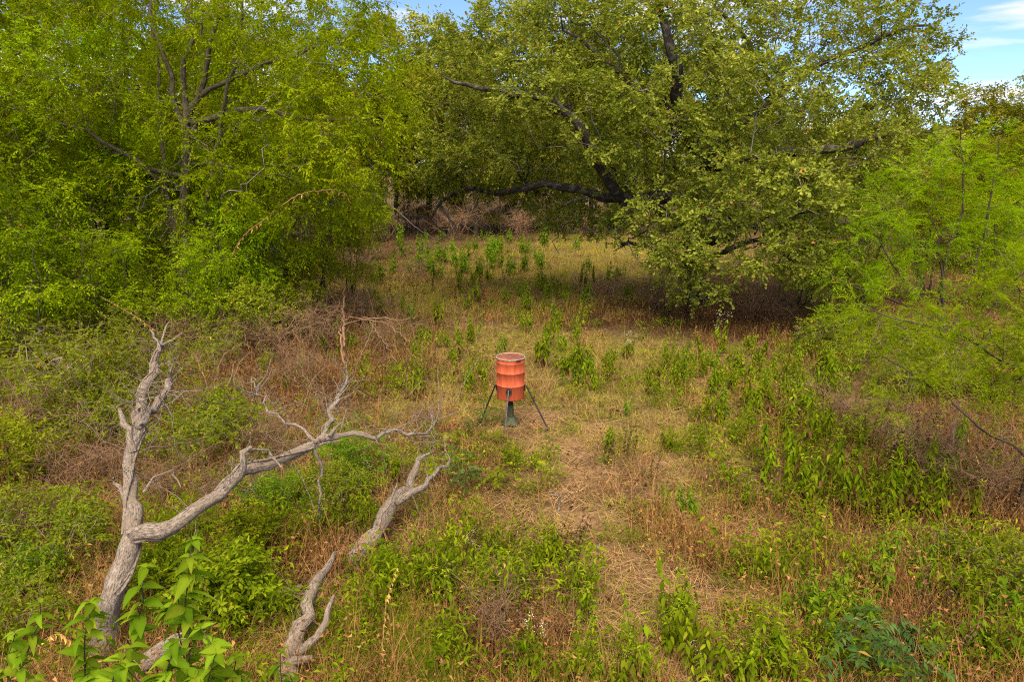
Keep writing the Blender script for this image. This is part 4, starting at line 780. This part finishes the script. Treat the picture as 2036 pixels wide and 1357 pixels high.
for i, (u, v, sc_, lab) in enumerate([(470, 700, .55, 'rusty twig brush right of the elm foot'), (540, 720, .55, 'rusty twig brush left of the arching bare shrub'), (610, 700, .6, 'rusty twig brush at the wood\'s edge'), (650, 660, .6, 'rusty twig brush under the slender sapling'), (720, 640, .55, 'rusty twig brush behind the arching bare shrub'), (580, 770, .45, 'low rusty brush above the fallen limb'), (760, 700, .45, 'low rusty brush right of the arching bare shrub'),
        (400, 700, .6, 'rusty brush left of the dead limb tips'), (330, 740, .5, 'rusty brush behind the fork of the upright dead limb'), (1300, 620, .6, 'brown brush in the oak\'s shade left of its trunk'), (1450, 625, .6, 'brown brush right of the oak trunk'), (1540, 640, .55, 'brown brush farther right under the oak'), (1200, 610, .5, 'brown brush at the shade\'s left end'), (1780, 920, .45, 'brown brush below the near mesquite'), (1860, 960, .45, 'brown brush beside the stem under the mesquite'), (1700, 860, .4, 'brown brush above the drooping weeds'), (1960, 1020, .45, 'brown brush at the right edge'), (820, 560, .5, 'brown brush in the left of the far meadow'), (720, 560, .7, 'brown brush where the wood meets the far meadow'), (60, 900, .5, 'brown brush in the shade at the left edge'), (140, 980, .42, 'brown brush left of the dead trunk'), (230, 960, .36, 'brown twigs just behind the dead trunk'), (330, 1000, .36, 'brown twigs between the two dead limbs'), (450, 1010, .34, 'brown twigs below the long dead limb'), (50, 1080, .36, 'brown twigs at the left edge above the sapling tips'), (400, 860, .45, 'brown brush in the crook of the dead limbs'), (560, 900, .36, 'brown twigs above the middle of the long dead limb'), (850, 860, .3, 'brown twigs at the end of the long dead limb'), (990, 1260, .3, 'low dark brush near the bottom middle')]):
    b0 = on_ground(u, v); t = thing('dry_brush', lab, 'shrub', tuple(b0), i * 1.7, 'rusty brush around the clearing'); t.scale = (sc_, sc_, sc_ * .9); obj('stem', BR[i % 3][0], t); obj('twigs', BR[i % 3][1], t)['kind'] = 'stuff'

# ------------------------------------------------------------------ shrubs
def shrub_proto(seed, h, wr, lmat, bmat, leaf, n=200, stems=6, k=3, m=7, L=.22, w=.5, twigs=True, sel_r=.006):
    r = np.random.default_rng(seed); limbs = []
    for s in range(stems):
        a = r.uniform(0, 6.28); q = wr * r.uniform(.25, .75); hh = h * r.uniform(.5, .9)
        limbs.append(spline([[0, 0, -.05, .014], [cos(a) * q * .4, sin(a) * q * .4, hh * .5, .011], [cos(a) * q, sin(a) * q, hh, .005]], .2, .012, r))
    pts = blob_points(r, [((r.normal(0, wr * .4), r.normal(0, wr * .4), h * r.uniform(.35, .8)), (wr * .5, wr * .5, h * .22)) for _ in range(8)], n, .4)
    sk = grow(r, limbs, pts, bf=.15, rtip=.0028, seg=.22, wob=.12, minz=.05)
    sel = (sk['R'] <= sel_r) & (sk['P'][:, 2] > .12); lv = sprigs(r, sk['P'][sel], sk['D'][sel], k=k, L=L, m=m, leaf=leaf, sag=.2, droop=.25, dead=.006)
    ch = sk['chains'] + ([(s, np.array([.0025, .002, .001])) for s in lv[5][::2]] if twigs else [])
    return tubes_mesh('stem', ch, bmat), leaves_mesh('foliage', T_kite(w, .45, .08, .15), lv[:5], lmat)
SP = {'s': shrub_proto(91, 1.6, 1.05, M_SHRUB, B_TWIG, .07, 210, k=2), 't': shrub_proto(92, 1.2, .9, M_SHRUB, B_TWIG, .075, 150, k=2), 'y': shrub_proto(93, 1.9, .9, M_WOOD, B_DARK, .08, 240), 'b': shrub_proto(94, 1.1, .7, M_WEED, B_DARK, .085, 120), 'l': shrub_proto(95, .9, .7, M_LIME, B_STEM, .07, 120, w=.4)}
def set_shrub(kind, label, u, v, s=1.0, rz=0.0, group='shrubs', sz=None, name='shrub'):
    p = on_ground(u, v); t = thing(name, label, 'shrub', tuple(p), rz, group); t.scale = (s, s, sz or s)
    obj('stem', SP[kind][0], t); obj('foliage', SP[kind][1], t); return t
for q in [('s', 'green small-leaved shrub over the fallen limb at the left edge', 70, 860, 1.25, .3), ('s', 'dense green shrub left of the dead tree\'s upright limb', 175, 850, 1.25, 1.4), ('t', 'small-leaved shrub touching the upright dead limb', 215, 900, 1.1, 2.5),
          ('s', 'pale green shrub with upright shoots above the fallen limb', 160, 740, 1.1, 3.1), ('t', 'light green shrub behind the fork of the dead limb', 270, 760, 1.1, 4.4), ('y', 'yellow green bush right of the elm foot', 510, 690, 1.15, .2), ('y', 'yellow green bush under the elm\'s outer branches', 580, 665, 1.0, 1.9),
          ('y', 'shaded bush left of the elm foot', 330, 690, .9, 2.2), ('t', 'low shrub in front of the dead tree\'s crotch', 380, 930, .9, 1.1), ('t', 'low shrub beside the tangle of bare twigs', 420, 870, .9, 3.3), ('t', 'low green shrub at the left edge above the bottom leaves', 40, 1110, .9, 5.0), ('t', 'sparse shrub left of the dead trunk base', 130, 1130, .8, 2.7),
          ('b', 'dark blue green bush behind the sapling leaves', 440, 1260, .9, .8), ('b', 'dark glossy bush at the foot of the dead trunk', 350, 1230, .8, 2.8), ('l', 'bright green leafy plant under the fallen limb', 700, 960, .9, 1.0), ('l', 'bright green leafy plant below the dead limb\'s middle', 560, 1040, .8, 2.0), ('b', 'green bush between stump and dead trunk', 520, 1130, .7, 4.0),
          ('s', 'dark green shrub under the mesquite fronds', 1800, 800, 1.1, .7), ('s', 'dense shrub below the near mesquite at right', 1900, 790, 1.2, 2.1), ('y', 'shrub at the right edge under the mesquite', 2010, 800, 1.0, 3.9), ('t', 'low shrub on the edge of the oak\'s shade', 1640, 720, 1.0, 5.1), ('s', 'green shrub right of the oak\'s bare earth', 1720, 720, 1.0, 1.7), ('t', 'low tangled shrub at the bottom right edge', 2000, 1180, .8, .4),
          ('y', 'small bush at the far left of the clearing', 560, 640, .9, 4.6), ('s', 'shrub at the left edge beneath the leaning trunk', 10, 800, 1.1, 3.6), ('s', 'tall shrub directly behind the upright dead limb', 330, 820, 1.0, 2.3), ('y', 'shrub in the shade at the left edge', 20, 980, .8, 1.2), ('l', 'bright leafy plant at the left edge above the sapling tip', 60, 1180, .7, 4.9), ('t', 'low shrub under the fork of the long dead limb', 660, 1010, .7, 2.9), ('t', 'green shrub at the tangle between both dead limbs', 470, 880, .9, .1), ('s', 'tall green shrub between the elm foot and bare twigs', 440, 740, .9, 1.6), ('t', 'small shrub in the left foreground corner', 30, 1290, .7, 1.3)]:
    set_shrub(*q)

# ------------------------------------------------------------------ weeds
def weed_proto(seed, h, nleaf, leaf, w=.26, stems=1, mat=M_WEED, droop=.9, deadlow=True, buds=False, fl=False):
    r = np.random.default_rng(seed); ch, parts, fls = [], [], []
    for s in range(stems):
        a = r.uniform(0, 6.28); b = np.array([r.normal(0, .10), r.normal(0, .10), 0]) * (stems > 1); hh = h * r.uniform(.5, 1.15)
        top = b + np.array([cos(a) * .12 * hh, sin(a) * .12 * hh, hh]); C = spline([b, (b + top) / 2 + r.normal(0, .02, 3), top], .1, .004, r)
        ch.append((C, np.linspace(.006, .0025, len(C))))
        t = np.sort(r.uniform(.22, 1.0, nleaf)); ti = t * (len(C) - 1); i0 = np.clip(ti.astype(int), 0, len(C) - 2); pos = C[i0] + (C[i0 + 1] - C[i0]) * (ti - i0)[:, None]
        az = np.arange(nleaf) * 2.4 + r.normal(0, .4, nleaf); el = np.where(t > .88, .5, -droop * (.25 + .75 * r.random(nleaf)))
        d = np.stack([np.cos(az) * np.cos(el), np.sin(az) * np.cos(el), np.sin(el)], -1); n = np.stack([-np.cos(az) * np.sin(el), -np.sin(az) * np.sin(el), np.cos(el)], -1) + r.normal(0, .25, (nleaf, 3))
        sz = leaf * np.where(t > .85, .55, 1.0) * (1.15 - .35 * t) * r.uniform(.7, 1.2, nleaf)
        tt = np.clip(r.normal(.40, .15, nleaf) + .35 * (t > .85), 0, .93)
        if deadlow: tt[(t < .36) & (r.random(nleaf) < .6)] = 1.0
        parts.append(leaf_verts(T_leaf(w, .05, .45, ((0, .1), (.35, 1.), (.7, .7), (1, .02))), pos, d, n, sz, tt))
        if buds or fl:
            kq = 26; q = top + r.normal(0, 1, (kq, 3)) * np.array([.05, .05, .045]); fls.append(leaf_verts(T_kite(.9, .5, .1, .1), q, r.normal(0, 1, (kq, 3)), UPV + r.normal(0, .4, (kq, 3)), np.full(kq, .018 if fl else .022), np.full(kq, .8) + r.normal(0, .08, kq)))
    V, F, t = join(parts); out = [('stem', tubes_mesh('stem', ch, B_STEM, sides=4)), ('foliage', mk_mesh('foliage', V, F, mat, t))]
    if fls: V, F, t = join(fls); out.append(('flower_head', mk_mesh('flower_head', V, F, M_PALE if fl else M_LIME, t)))
    return out
WD = {'up': [weed_proto(100 + i, 1.0, 44, .145, .32, stems=2) for i in range(4)], 'cl': [weed_proto(110 + i, .85, 30, .115, .36, stems=6) for i in range(4)], 'bud': [weed_proto(120 + i, 1.0, 30, .15, .40, stems=4, buds=True) for i in range(3)],
      'fl': [weed_proto(130 + i, .9, 28, .14, .32, stems=4, fl=True) for i in range(2)], 'lime': [weed_proto(140 + i, .75, 30, .13, .34, stems=5, mat=M_LIME, droop=.4, deadlow=False) for i in range(3)]}
def stalk_proto(seed):
    r = np.random.default_rng(seed); ch = []; parts = []
    for s in range(r.integers(2, 5)):
        b = np.array([r.normal(0, .07), r.normal(0, .07), 0]); top = b + np.array([r.normal(0, .1), r.normal(0, .1), r.uniform(.5, .95)]); C = spline([b, (b + top) / 2 + r.normal(0, .03, 3), top], .1, .006, r); ch.append((C, np.linspace(.006, .002, len(C))))
        m = 26; i = r.integers(len(C) // 4, len(C), m); parts.append(leaf_verts(T_kite(.4, .5, .2, .4), C[i], np.stack([r.normal(0, 1, m), r.normal(0, 1, m), r.uniform(-1.6, .2, m)], -1), r.normal(0, 1, (m, 3)), r.uniform(.025, .06, m), np.clip(r.normal(.35, .25, m), 0, .93)))
    V, F, t = join(parts); return [('stem', tubes_mesh('stem', ch, M_DRYSTALK, sides=4)), ('dry_leaves', mk_mesh('dry_leaves', V, F, M_DRYSTALK, t))]
WD['cl2'] = [weed_proto(145 + i, .6, 34, .085, .40, stems=8, droop=.5) for i in range(3)]
WD['dry'] = [stalk_proto(150 + i) for i in range(4)]
rw = np.random.default_rng(160)
def set_weed(kind, u, v, label, group, s=1.0, cat='weed', name=None):
    if kind == 'cl' and rw.random() < .5: kind = ('lime', 'up', 'bud', 'cl2')[rw.integers(4)]
    p = on_ground(u, v); t = thing(name or ('dry_stalk' if kind == 'dry' else 'leafy_weed'), label, cat, tuple(p), rw.uniform(0, 6.28), group); s *= rw.uniform(.78, 1.3); t.scale = (s, s, s * rw.uniform(.85, 1.1)); t.rotation_euler[0] = rw.normal(0, .10); t.rotation_euler[1] = rw.normal(0, .10)
    for nm, me in WD[kind][rw.integers(len(WD[kind]))]:
        c = obj(nm, me, t)
        if nm not in ('stem', 'frond'): c['kind'] = 'stuff'
    return t
WG = {
 'far': ('dark green weed in the far meadow row', 'weeds along the far meadow', 'cl', [(1050, 612), (1085, 578), (1112, 582), (1160, 574), (1186, 568), (1214, 562), (1232, 556), (1130, 612), (1035, 590), (950, 602), (968, 566), (938, 574), (910, 580), (1006, 600), (1060, 585), (1100, 600), (760, 625), (735, 604), (800, 620), (1170, 610), (1250, 590)], 1.15),
 'pale': ('pale weed at the clearing\'s far end', 'pale weeds at the far end', 'lime', [(858, 512), (884, 520), (840, 530), (820, 545), (950, 505), (975, 500), (1000, 510), (930, 520), (1040, 500), (900, 500), (1065, 520), (780, 540), (865, 555), (1010, 480), (960, 480), (1080, 490), (745, 560), (990, 530)], 1.5),
 'mid': ('leafy weed in the grass behind the feeder', 'weeds behind the feeder', 'cl', [(1050, 662), (1142, 682), (1086, 694), (868, 652), (882, 692), (870, 620), (995, 705), (1150, 745), (1172, 748), (1205, 755), (1180, 770), (1132, 740), (1120, 700), (840, 680), (900, 720), (935, 690), (1080, 730), (1110, 660)], 1.0),
 'bed': ('green weed in the bed right of the feeder', 'weed bed right of the feeder', 'cl', [(1296, 790), (1312, 745), (1340, 745), (1368, 765), (1392, 745), (1412, 725), (1450, 745), (1482, 765), (1505, 735), (1545, 745), (1585, 775), (1330, 770), (1420, 770), (1460, 785), (1520, 790), (1560, 805), (1610, 800), (1375, 720), (1440, 700), (1350, 790), (1490, 705), (1540, 700), (1590, 730), (1640, 760), (1670, 790), (1480, 820), (1510, 850), (1550, 870), (1590, 850), (1430, 840), (1330, 720), (1700, 760), (1740, 780)], .95),
 'front': ('drooping weed at the edge of the brown brush', 'weeds before the brown brush', 'up', [(1500, 940), (1530, 950), (1550, 985), (1570, 930), (1592, 965), (1620, 995), (1642, 955), (1600, 1000), (1655, 990), (1560, 1010), (1722, 1015), (1762, 1025), (1790, 1005), (1816, 1015), (1850, 995), (1888, 990), (1900, 960), (1680, 1010), (1740, 990), (1640, 910), (1600, 900), (1870, 1040), (1920, 1050), (1770, 970), (1700, 940)], 1.0),
 'path': ('leafy weed standing alone in the straw beside the path', 'weeds beside the straw path', 'cl', [(1380, 1028), (1362, 1015), (1250, 825), (1420, 850), (1400, 905), (1330, 900), (1215, 905), (1450, 960), (1470, 1000)], .7),
 'low': ('green weed between the log and the path', 'weeds between log and path', 'cl', [(1082, 1145), (1060, 1125), (1112, 1125), (1000, 1185), (888, 1152), (905, 1120), (1152, 1225), (860, 1190), (940, 1210), (1040, 1180), (830, 1130), (980, 1130), (1130, 1180), (880, 1230), (960, 1165)], .75),
 'bot': ('tall budding weed along the bottom edge', 'budding weeds along the bottom', 'bud', [(1320, 1295), (1360, 1300), (1282, 1350), (1385, 1340), (1522, 1330), (1562, 1345), (1150, 1345), (1180, 1360), (1110, 1350), (1410, 1370), (1480, 1370), (1230, 1380), (1345, 1240)], .72),
 'lime': ('lime green weed right of the lower path', 'lime weeds right of the path', 'lime', [(1620, 1235), (1650, 1250), (1680, 1240), (1700, 1220), (1640, 1210), (1860, 1160), (1900, 1220), (1830, 1130), (1780, 1140), (1950, 1260), (1740, 1190), (1980, 1330), (1920, 1330)], .8),
 'flw': ('weed topped with small whitish flowers right of the feeder', 'white flowered weeds', 'fl', [(1240, 712), (1252, 705), (1610, 710), (1640, 700), (1580, 700), (1420, 690), (1660, 720)], .95),
 'puff': ('weed with pale fluffy seed heads', 'weeds with fluffy seed heads', 'fl', [(690, 985), (715, 965), (700, 1000), (1035, 1262), (1000, 1245), (1060, 1280), (1395, 1345), (1540, 1340), (1640, 1320), (950, 1130)], .55),
 'shade': ('dark green weed in the shade of the left wood', 'weeds in the left wood', 'cl', [(640, 700), (600, 740), (520, 740), (700, 690), (660, 660), (740, 680), (480, 800), (570, 780)], .9),
 'left': ('leafy weed in the tangle below the fallen dead limbs', 'weeds below the dead limbs', 'cl', [(600, 1000), (650, 960), (690, 1010), (730, 990), (760, 930), (520, 1060), (470, 1080), (640, 1070), (590, 1100), (430, 1130), (690, 940), (780, 960), (740, 1040), (300, 1180), (250, 1230), (100, 1220), (60, 1180), (150, 1270), (20, 1230)], .7)}
rx = np.random.default_rng(161)
WG['bed'][3].extend([(int(u), int(v)) for u, v in zip(rx.uniform(1310, 1760, 18), rx.uniform(690, 860, 18))])
WG['pale'][3].extend([(int(u), int(v)) for u, v in zip(rx.uniform(770, 1180, 26), rx.uniform(478, 560, 26))])
WG['lime'][3].extend([(int(u), int(v)) for u, v in zip(rx.uniform(1560, 2030, 12), rx.uniform(1090, 1350, 12))])
WG['mid'][3].extend([(int(u), int(v)) for u, v in zip(rx.uniform(820, 1260, 20), rx.uniform(600, 800, 20))])
for key, (lab, grp, kind, spots, s) in WG.items():
    for i, (u, v) in enumerate(sorted(spots)): set_weed(kind, u + rw.normal(0, 1), v + rw.normal(0, 2), '%s from the left, %s' % (ORD[i], lab), grp, s)
for lab, grp, spots, s in [('dark dry stalk standing in the far meadow grass', 'dry stalks in the far meadow', [(1070, 600), (1090, 590), (1150, 600), (1200, 570), (960, 610), (910, 600), (1020, 610), (860, 580), (830, 600), (780, 610), (1180, 590), (1230, 565), (1000, 570)], 1.1),
                           ('dark dry stalk standing right of the feeder beside the path', 'dry stalks beside the path', [(1208, 925), (1222, 930), (1250, 925), (1240, 900), (1300, 960), (1400, 870)], .8),
                           ('dark dry seed stalk in the lower middle', 'dry stalks in the lower middle', [(955, 1110), (1020, 1100), (1112, 1110), (1122, 1130), (1145, 1115), (1060, 1200), (960, 1270), (1000, 1250), (1040, 1290), (980, 1310), (930, 1290), (1020, 1320), (700, 1090), (695, 1060)], .75),
                           ('dry brown seed stalk near the bottom right corner', 'dry stalks at bottom right', [(1800, 1330), (1830, 1310), (1840, 1260), (1770, 1290), (1880, 1260), (1900, 1180), (1930, 1140), (1860, 1340), (1960, 1080), (1990, 1120)], .85),
                           ('dry stalk in the brown brush under the mesquite', 'dry stalks under the mesquite', [(1720, 900), (1760, 920), (1800, 940), (1840, 930), (1800, 880), (1740, 870), (1950, 960), (2000, 1000), (1980, 930), (1850, 890)], 1.0)]:
    for i, (u, v) in enumerate(sorted(spots)): set_weed('dry', u, v, '%s from the left, %s' % (ORD[i], lab), grp, s, 'dry plant')

# pinnate plants (sumac-like) and grass tufts
def sumac_proto(seed, h, fronds, L, leaf, mat):
    r = np.random.default_rng(seed); out = []
    top = np.array([r.normal(0, .05), r.normal(0, .05), h]); C = spline([[0, 0, 0], top / 2 + r.normal(0, .02, 3), top], .1, .004, r); ch = [(C, np.linspace(.009, .005, len(C)))]
    for i in range(fronds):
        pos, d, n, sz, tt = [], [], [], [], []
        a = i * 2.4 + r.normal(0, .3); z = h * (.45 + .55 * i / fronds); el = r.uniform(-.1, .6); Lf = L * r.uniform(.6, 1.15); dd = np.array([cos(a) * cos(el), sin(a) * cos(el), sin(el)]); t = np.linspace(0, 1, 9)
        C = top * (z / h) + dd * (Lf * t)[:, None] - UPV * (r.uniform(.2, .55) * Lf * t ** 2)[:, None]; ch.append((C, np.linspace(.003, .0015, 9))); s = nrm(np.cross(dd, UPV)); tb = r.normal(.45, .18)
        for j in range(2, 9):
            for sg in (-1, 1):
                if r.random() < .08: continue
                pos.append(C[j]); d.append(dd * .45 + s * sg * .9 - UPV * r.uniform(.0, .5)); n.append(UPV + r.normal(0, .35, 3)); sz.append(leaf * r.uniform(.65, 1.15)); tt.append(np.clip(r.normal(tb, .12), 0, .93) if r.random() > .03 else 1.0)
        pos.append(C[-1]); d.append(dd - UPV * .4); n.append(UPV); sz.append(leaf); tt.append(.5)
        V, F, t = leaf_verts(T_leaf(.36, .05, .2, ((0, .1), (.4, 1.), (1, .02))), np.array(pos), np.array(d), np.array(n), np.array(sz), np.array(tt)); out.append(('frond', mk_mesh('frond', V, F, mat, t)))
    return [('stem', tubes_mesh('stem', ch, B_STEM, sides=4))] + out
WD['su'] = [sumac_proto(170 + i, .65, 11, .50, .125, M_BLUE) for i in range(3)]; WD['sg'] = [sumac_proto(180 + i, .65, 12, .48, .12, M_WEED) for i in range(3)]
for u, v, k, s, lab in [(962, 848, 'su', .62, 'blue green pinnate plant hiding the feeder\'s left foot'), (935, 870, 'su', .65, 'blue green pinnate plant left of the feeder'), (1010, 925, 'sg', .6, 'green pinnate plant directly in front of the feeder'), (955, 925, 'sg', .7, 'green pinnate plant between the feeder and the log'),
                        (1060, 945, 'sg', .55, 'green pinnate plant on the path\'s near edge before the feeder'), (930, 990, 'su', .7, 'dark pinnate plant beside the log\'s upper end'), (990, 990, 'sg', .7, 'green pinnate plant in the dry weeds below the feeder'), (1045, 1000, 'sg', .55, 'small pinnate plant near the pale dead branch'), (870, 960, 'sg', .65, 'pinnate plant over the log\'s forked tip'), (895, 905, 'sg', .65, 'pinnate plant between the log tip and the feeder\'s left foot'), (1090, 975, 'sg', .5, 'lone pinnate plant spreading onto the straw path'), (912, 950, 'su', .65, 'bluish pinnate plant right of the log\'s forked tip'), (985, 880, 'sg', .42, 'low pinnate plant at the foot of the feeder\'s front leg'),
                        (1760, 1305, 'su', .9, 'dark blue green pinnate plant near the bottom right corner'), (1715, 1365, 'su', .9, 'dark pinnate plant at the bottom edge right of the path'), (1800, 1385, 'su', .9, 'dark pinnate plant at the bottom edge by the dry stalks'), (1690, 1315, 'su', .75, 'dark pinnate plant beside the lime green weeds')]:
    set_weed(k, u, v, lab, 'pinnate leaved plants', s, 'plant', 'pinnate_plant')
M_BLADE = leaf_mat('tuft_blade', (.055, .110, .020), (.120, .190, .040), (.250, .300, .090), trans=.3)
rt = np.random.default_rng(190)
TUFT = [mk_mesh('tuft', *(lambda q: (q[0], q[1], M_BLADE, q[2]))(blades(rt, 45, .06, .35, .75, .010, .45, segs=5))) for _ in range(3)]
for u, v, s, lab in [(1670, 1145, .9, 'coarse green grass tuft in the open straw at lower right'), (1320, 985, .6, 'small green grass tuft on the path\'s right side'), (1290, 960, .55, 'grass tuft beside the dry stalks on the path'), (1400, 890, .6, 'grass tuft below the weed bed'), (1700, 1160, .6, 'smaller grass tuft next to the coarse tuft'), (780, 840, .8, 'grass tuft beyond the fallen limb\'s end'), (1440, 1180, .5, 'little grass tuft in the bare straw')]:
    p = on_ground(u, v); t = tag(obj('grass_tuft', TUFT[rt.integers(3)], None, tuple(p), rt.uniform(0, 6)), lab, 'grass', 'grass tufts'); t.scale = (s, s, s)
# fine wiry green mound at the bottom
wm = blades(rt, 2600, .75, .25, .6, .0045, .7, flat=.15, segs=4, tmean=.55, tvar=.2); p = on_ground(720, 1290)
for i, (u, v, s, lab) in enumerate([(720, 1290, 1.0, 'fine wiry green mound right of the broken stump'), (800, 1345, .8, 'fine wiry green mound at the bottom edge beside the dry stalks')]):
    p = on_ground(u, v)
    if i == 0: wme = mk_mesh('wiry_mound', wm[0], wm[1], M_SHRUB, wm[2])
    t = tag(obj('wiry_mound', wme, None, tuple(p), i * 2.0), lab, 'plant', 'wiry mounds'); t.scale = (s, s, s * .8)

# ------------------------------------------------------------------ foreground sapling with large leaves
rs = np.random.default_rng(200)
def leaf_tint(tv):
    t = np.full(18, tv); t[1::3] += .16; t[0::3] -= rs.uniform(0, .12); t = np.clip(t, 0, .93)
    if rs.random() < .4: t[15:] = 1.0; t[12] = .97
    return t
LEAF = [mk_mesh('leaf', *(lambda q: (q[0], q[1], M_LIME))(T_leaf(.50, f, dr, ((0, .06), (.18, .75), (.38, 1.), (.62, .78), (.84, .36), (1., 0.)))), leaf_tint(tv), smooth=True) for f, dr, tv in ((.10, .5, .40), (.14, .7, .55), (.06, .35, .80), (.12, .9, .15), (.16, 1.0, .65), (.02, .6, .30), (.20, .8, .5), (.05, 1.1, .7), (.11, .45, .25), (.13, .65, .85))]
from mathutils import Matrix, Vector
def sapling(label, shoots, base_xy, leaf=.10, per=.055, mats=LEAF, name='sapling', span=.62):
    b = np.array([base_xy[0], base_xy[1], gz(*base_xy)]); root = thing(name, label, 'sapling', tuple(b), 0)
    ch = []
    for pts in shoots:
        C = spline([np.array([0, 0, 0.]), *[np.asarray(q) - b for q in pts]], .08, .004, rs); ch.append((C, np.linspace(.011, .0025, len(C))))
        L = np.concatenate([[0], np.cumsum(np.linalg.norm(np.diff(C, axis=0), axis=1))]); s = L[-1]; k = 0; end = max(0, L[-1] - span)
        while s > end:
            i = min(np.searchsorted(L, s), len(C) - 1); p = C[i]; T = nrm(C[i] - C[max(i - 2, 0)]); az = k * pi + rs.normal(0, .5) + (k // 2) * .9
            d = np.array([cos(az), sin(az), 0]); d = nrm(d * .9 + T * .35 + UPV * rs.uniform(-.5, .25)); n = nrm(UPV + rs.normal(0, .3, 3)); sd = nrm(np.cross(n, d)); n = np.cross(d, sd)
            sz = leaf * rs.uniform(.75, 1.25) * (.55 + .45 * min(1, (L[-1] - s) / .15)); o = obj('leaf', LEAF[rs.integers(len(LEAF))], root)
            o.matrix_local = Matrix(((d[0] * sz, sd[0] * sz, n[0] * sz, p[0]), (d[1] * sz, sd[1] * sz, n[1] * sz, p[1]), (d[2] * sz, sd[2] * sz, n[2] * sz, p[2]), (0, 0, 0, 1)))
            s -= per * rs.uniform(.6, 1.3) * .5; k += 1
    obj('stem', tubes_mesh('stem', ch, B_DARK, sides=5), root); return root
sapling('bright lime green sapling with large pointed leaves in the near left corner', [[at(375, 1500, 2.6), at(378, 1300, 2.62), at(372, 1180, 2.65), at(385, 1075, 2.66)], [at(250, 1500, 2.5), at(265, 1300, 2.5), at(283, 1200, 2.5), at(290, 1130, 2.5)],
    [at(200, 1480, 2.4), at(220, 1360, 2.4), at(260, 1290, 2.4)], [at(420, 1480, 2.5), at(430, 1330, 2.55), at(400, 1250, 2.6)], [at(120, 1500, 2.5), at(165, 1380, 2.5), at(170, 1290, 2.5), at(180, 1200, 2.5)], [at(320, 1490, 2.4), at(330, 1370, 2.4), at(345, 1280, 2.4)], [at(290, 1500, 2.3), at(300, 1400, 2.3), at(250, 1330, 2.3)], [at(380, 1500, 2.45), at(400, 1400, 2.45), at(430, 1300, 2.45)], [at(200, 1500, 2.2), at(210, 1420, 2.2), at(190, 1350, 2.2)], [at(350, 1500, 2.3), at(360, 1420, 2.3), at(390, 1350, 2.3)], [at(440, 1480, 2.6), at(460, 1380, 2.6), at(470, 1310, 2.6)], [at(370, 1320, 2.7), at(360, 1240, 2.7), at(352, 1170, 2.7)]], (-1.2, 2.6), leaf=.090, per=.030, span=.78)
sapling('leafy yellow green sapling tip at the lower left edge', [[at(-20, 1480, 3.2), at(40, 1330, 3.2), at(75, 1250, 3.2), at(80, 1200, 3.2)], [at(-40, 1450, 3.2), at(10, 1330, 3.2), at(30, 1260, 3.2)], [at(60, 1480, 3.1), at(70, 1350, 3.1)]], (-2.6, 3.2), leaf=.09, per=.04)
sapling('small bright sapling tip poking up beside the broken stump', [[at(560, 1500, 3.4), at(560, 1390, 3.4), at(558, 1300, 3.4)], [at(600, 1500, 3.4), at(590, 1400, 3.4), at(575, 1340, 3.4)]], (-1.15, 3.4), leaf=.085, span=.4)

# ------------------------------------------------------------------ vines
def vine(label, pts, zs, nleaf, size, mat=M_ORANGE, hang=1.0, rad=.004):
    C = dz(pts, zs, [rad, rad * .6], .06, .006); b0 = C[0, :3].copy(); b0[2] = 0; t = thing('dry_vine', label, 'vine', tuple(b0))
    obj('stem', tubes_mesh('stem', [(C[:, :3] - b0, C[:, 3])], B_VINE, sides=4), t)
    i = rs.integers(0, len(C), nleaf); d = rs.normal(0, .35, (nleaf, 3)) - UPV * hang
    V, F, tt = leaf_verts(T_leaf(.30, .15, .3, ((0, .2), (.4, 1.), (1, .05))), C[i, :3] - b0, d, rs.normal(0, 1, (nleaf, 3)), size * rs.uniform(.6, 1.2, nleaf), np.clip(rs.normal(.5, .2, nleaf), 0, .93))
    obj('foliage', mk_mesh('foliage', V, F, mat, tt), t); return t
vine('upright strand of orange dead leaves above the wiry mound', [(765, 1357), (760, 1300), (765, 1230), (772, 1180), (790, 1130)], [.1, .35, .6, .9], 60, .055)
vine('thin dry vine stretched above the left thicket toward the dead limb', [(200, 590), (270, 630), (330, 668), (420, 670)], [2.6, 2.6, 2.7], 12, .07)
vine('cluster of orange dead leaves at the lower left', [(80, 1280), (110, 1262), (140, 1275)], [.7, .8, .8], 26, .07)
vine('dry yellow vine across the weeds at the right edge', [(1940, 1080), (1980, 1040), (2030, 1060)], [.5, .7, .6], 30, .06)
vine('dry vine trailing down from the mesquite branch', [(1925, 870), (1950, 930), (1985, 990), (2005, 1040)], [1.6, 1.0, .5, .1], 14, .05)
el_v = [at(455, 520, EY - 2.6), at(480, 475, EY - 3), at(520, 440, EY - 3.2), at(560, 410, EY - 3.3), at(600, 385, EY - 3.3), at(660, 378, EY - 3.2), at(690, 390, EY - 2.8), at(700, 420, EY - 2.2)]
C = spline(el_v, .08, .01, rs); b0 = C[0].copy(); t = thing('dry_vine', 'drooping garland of tan dead leaves hanging on the elm', 'vine', tuple(b0)); obj('stem', tubes_mesh('stem', [(C - b0, np.full(len(C), .013))], B_VINE, sides=4), t)
n = 26; i = np.linspace(4, len(C) - 1, n).astype(int); V, F, tt = leaf_verts(T_leaf(.34, .15, .3, ((0, .2), (.4, 1.), (1, .05))), C[i] - b0, rs.normal(0, .25, (n, 3)) - UPV, rs.normal(0, 1, (n, 3)), rs.uniform(.09, .17, n), rs.uniform(.3, .9, n)); obj('foliage', mk_mesh('foliage', V, F, M_ORANGE, tt), t)
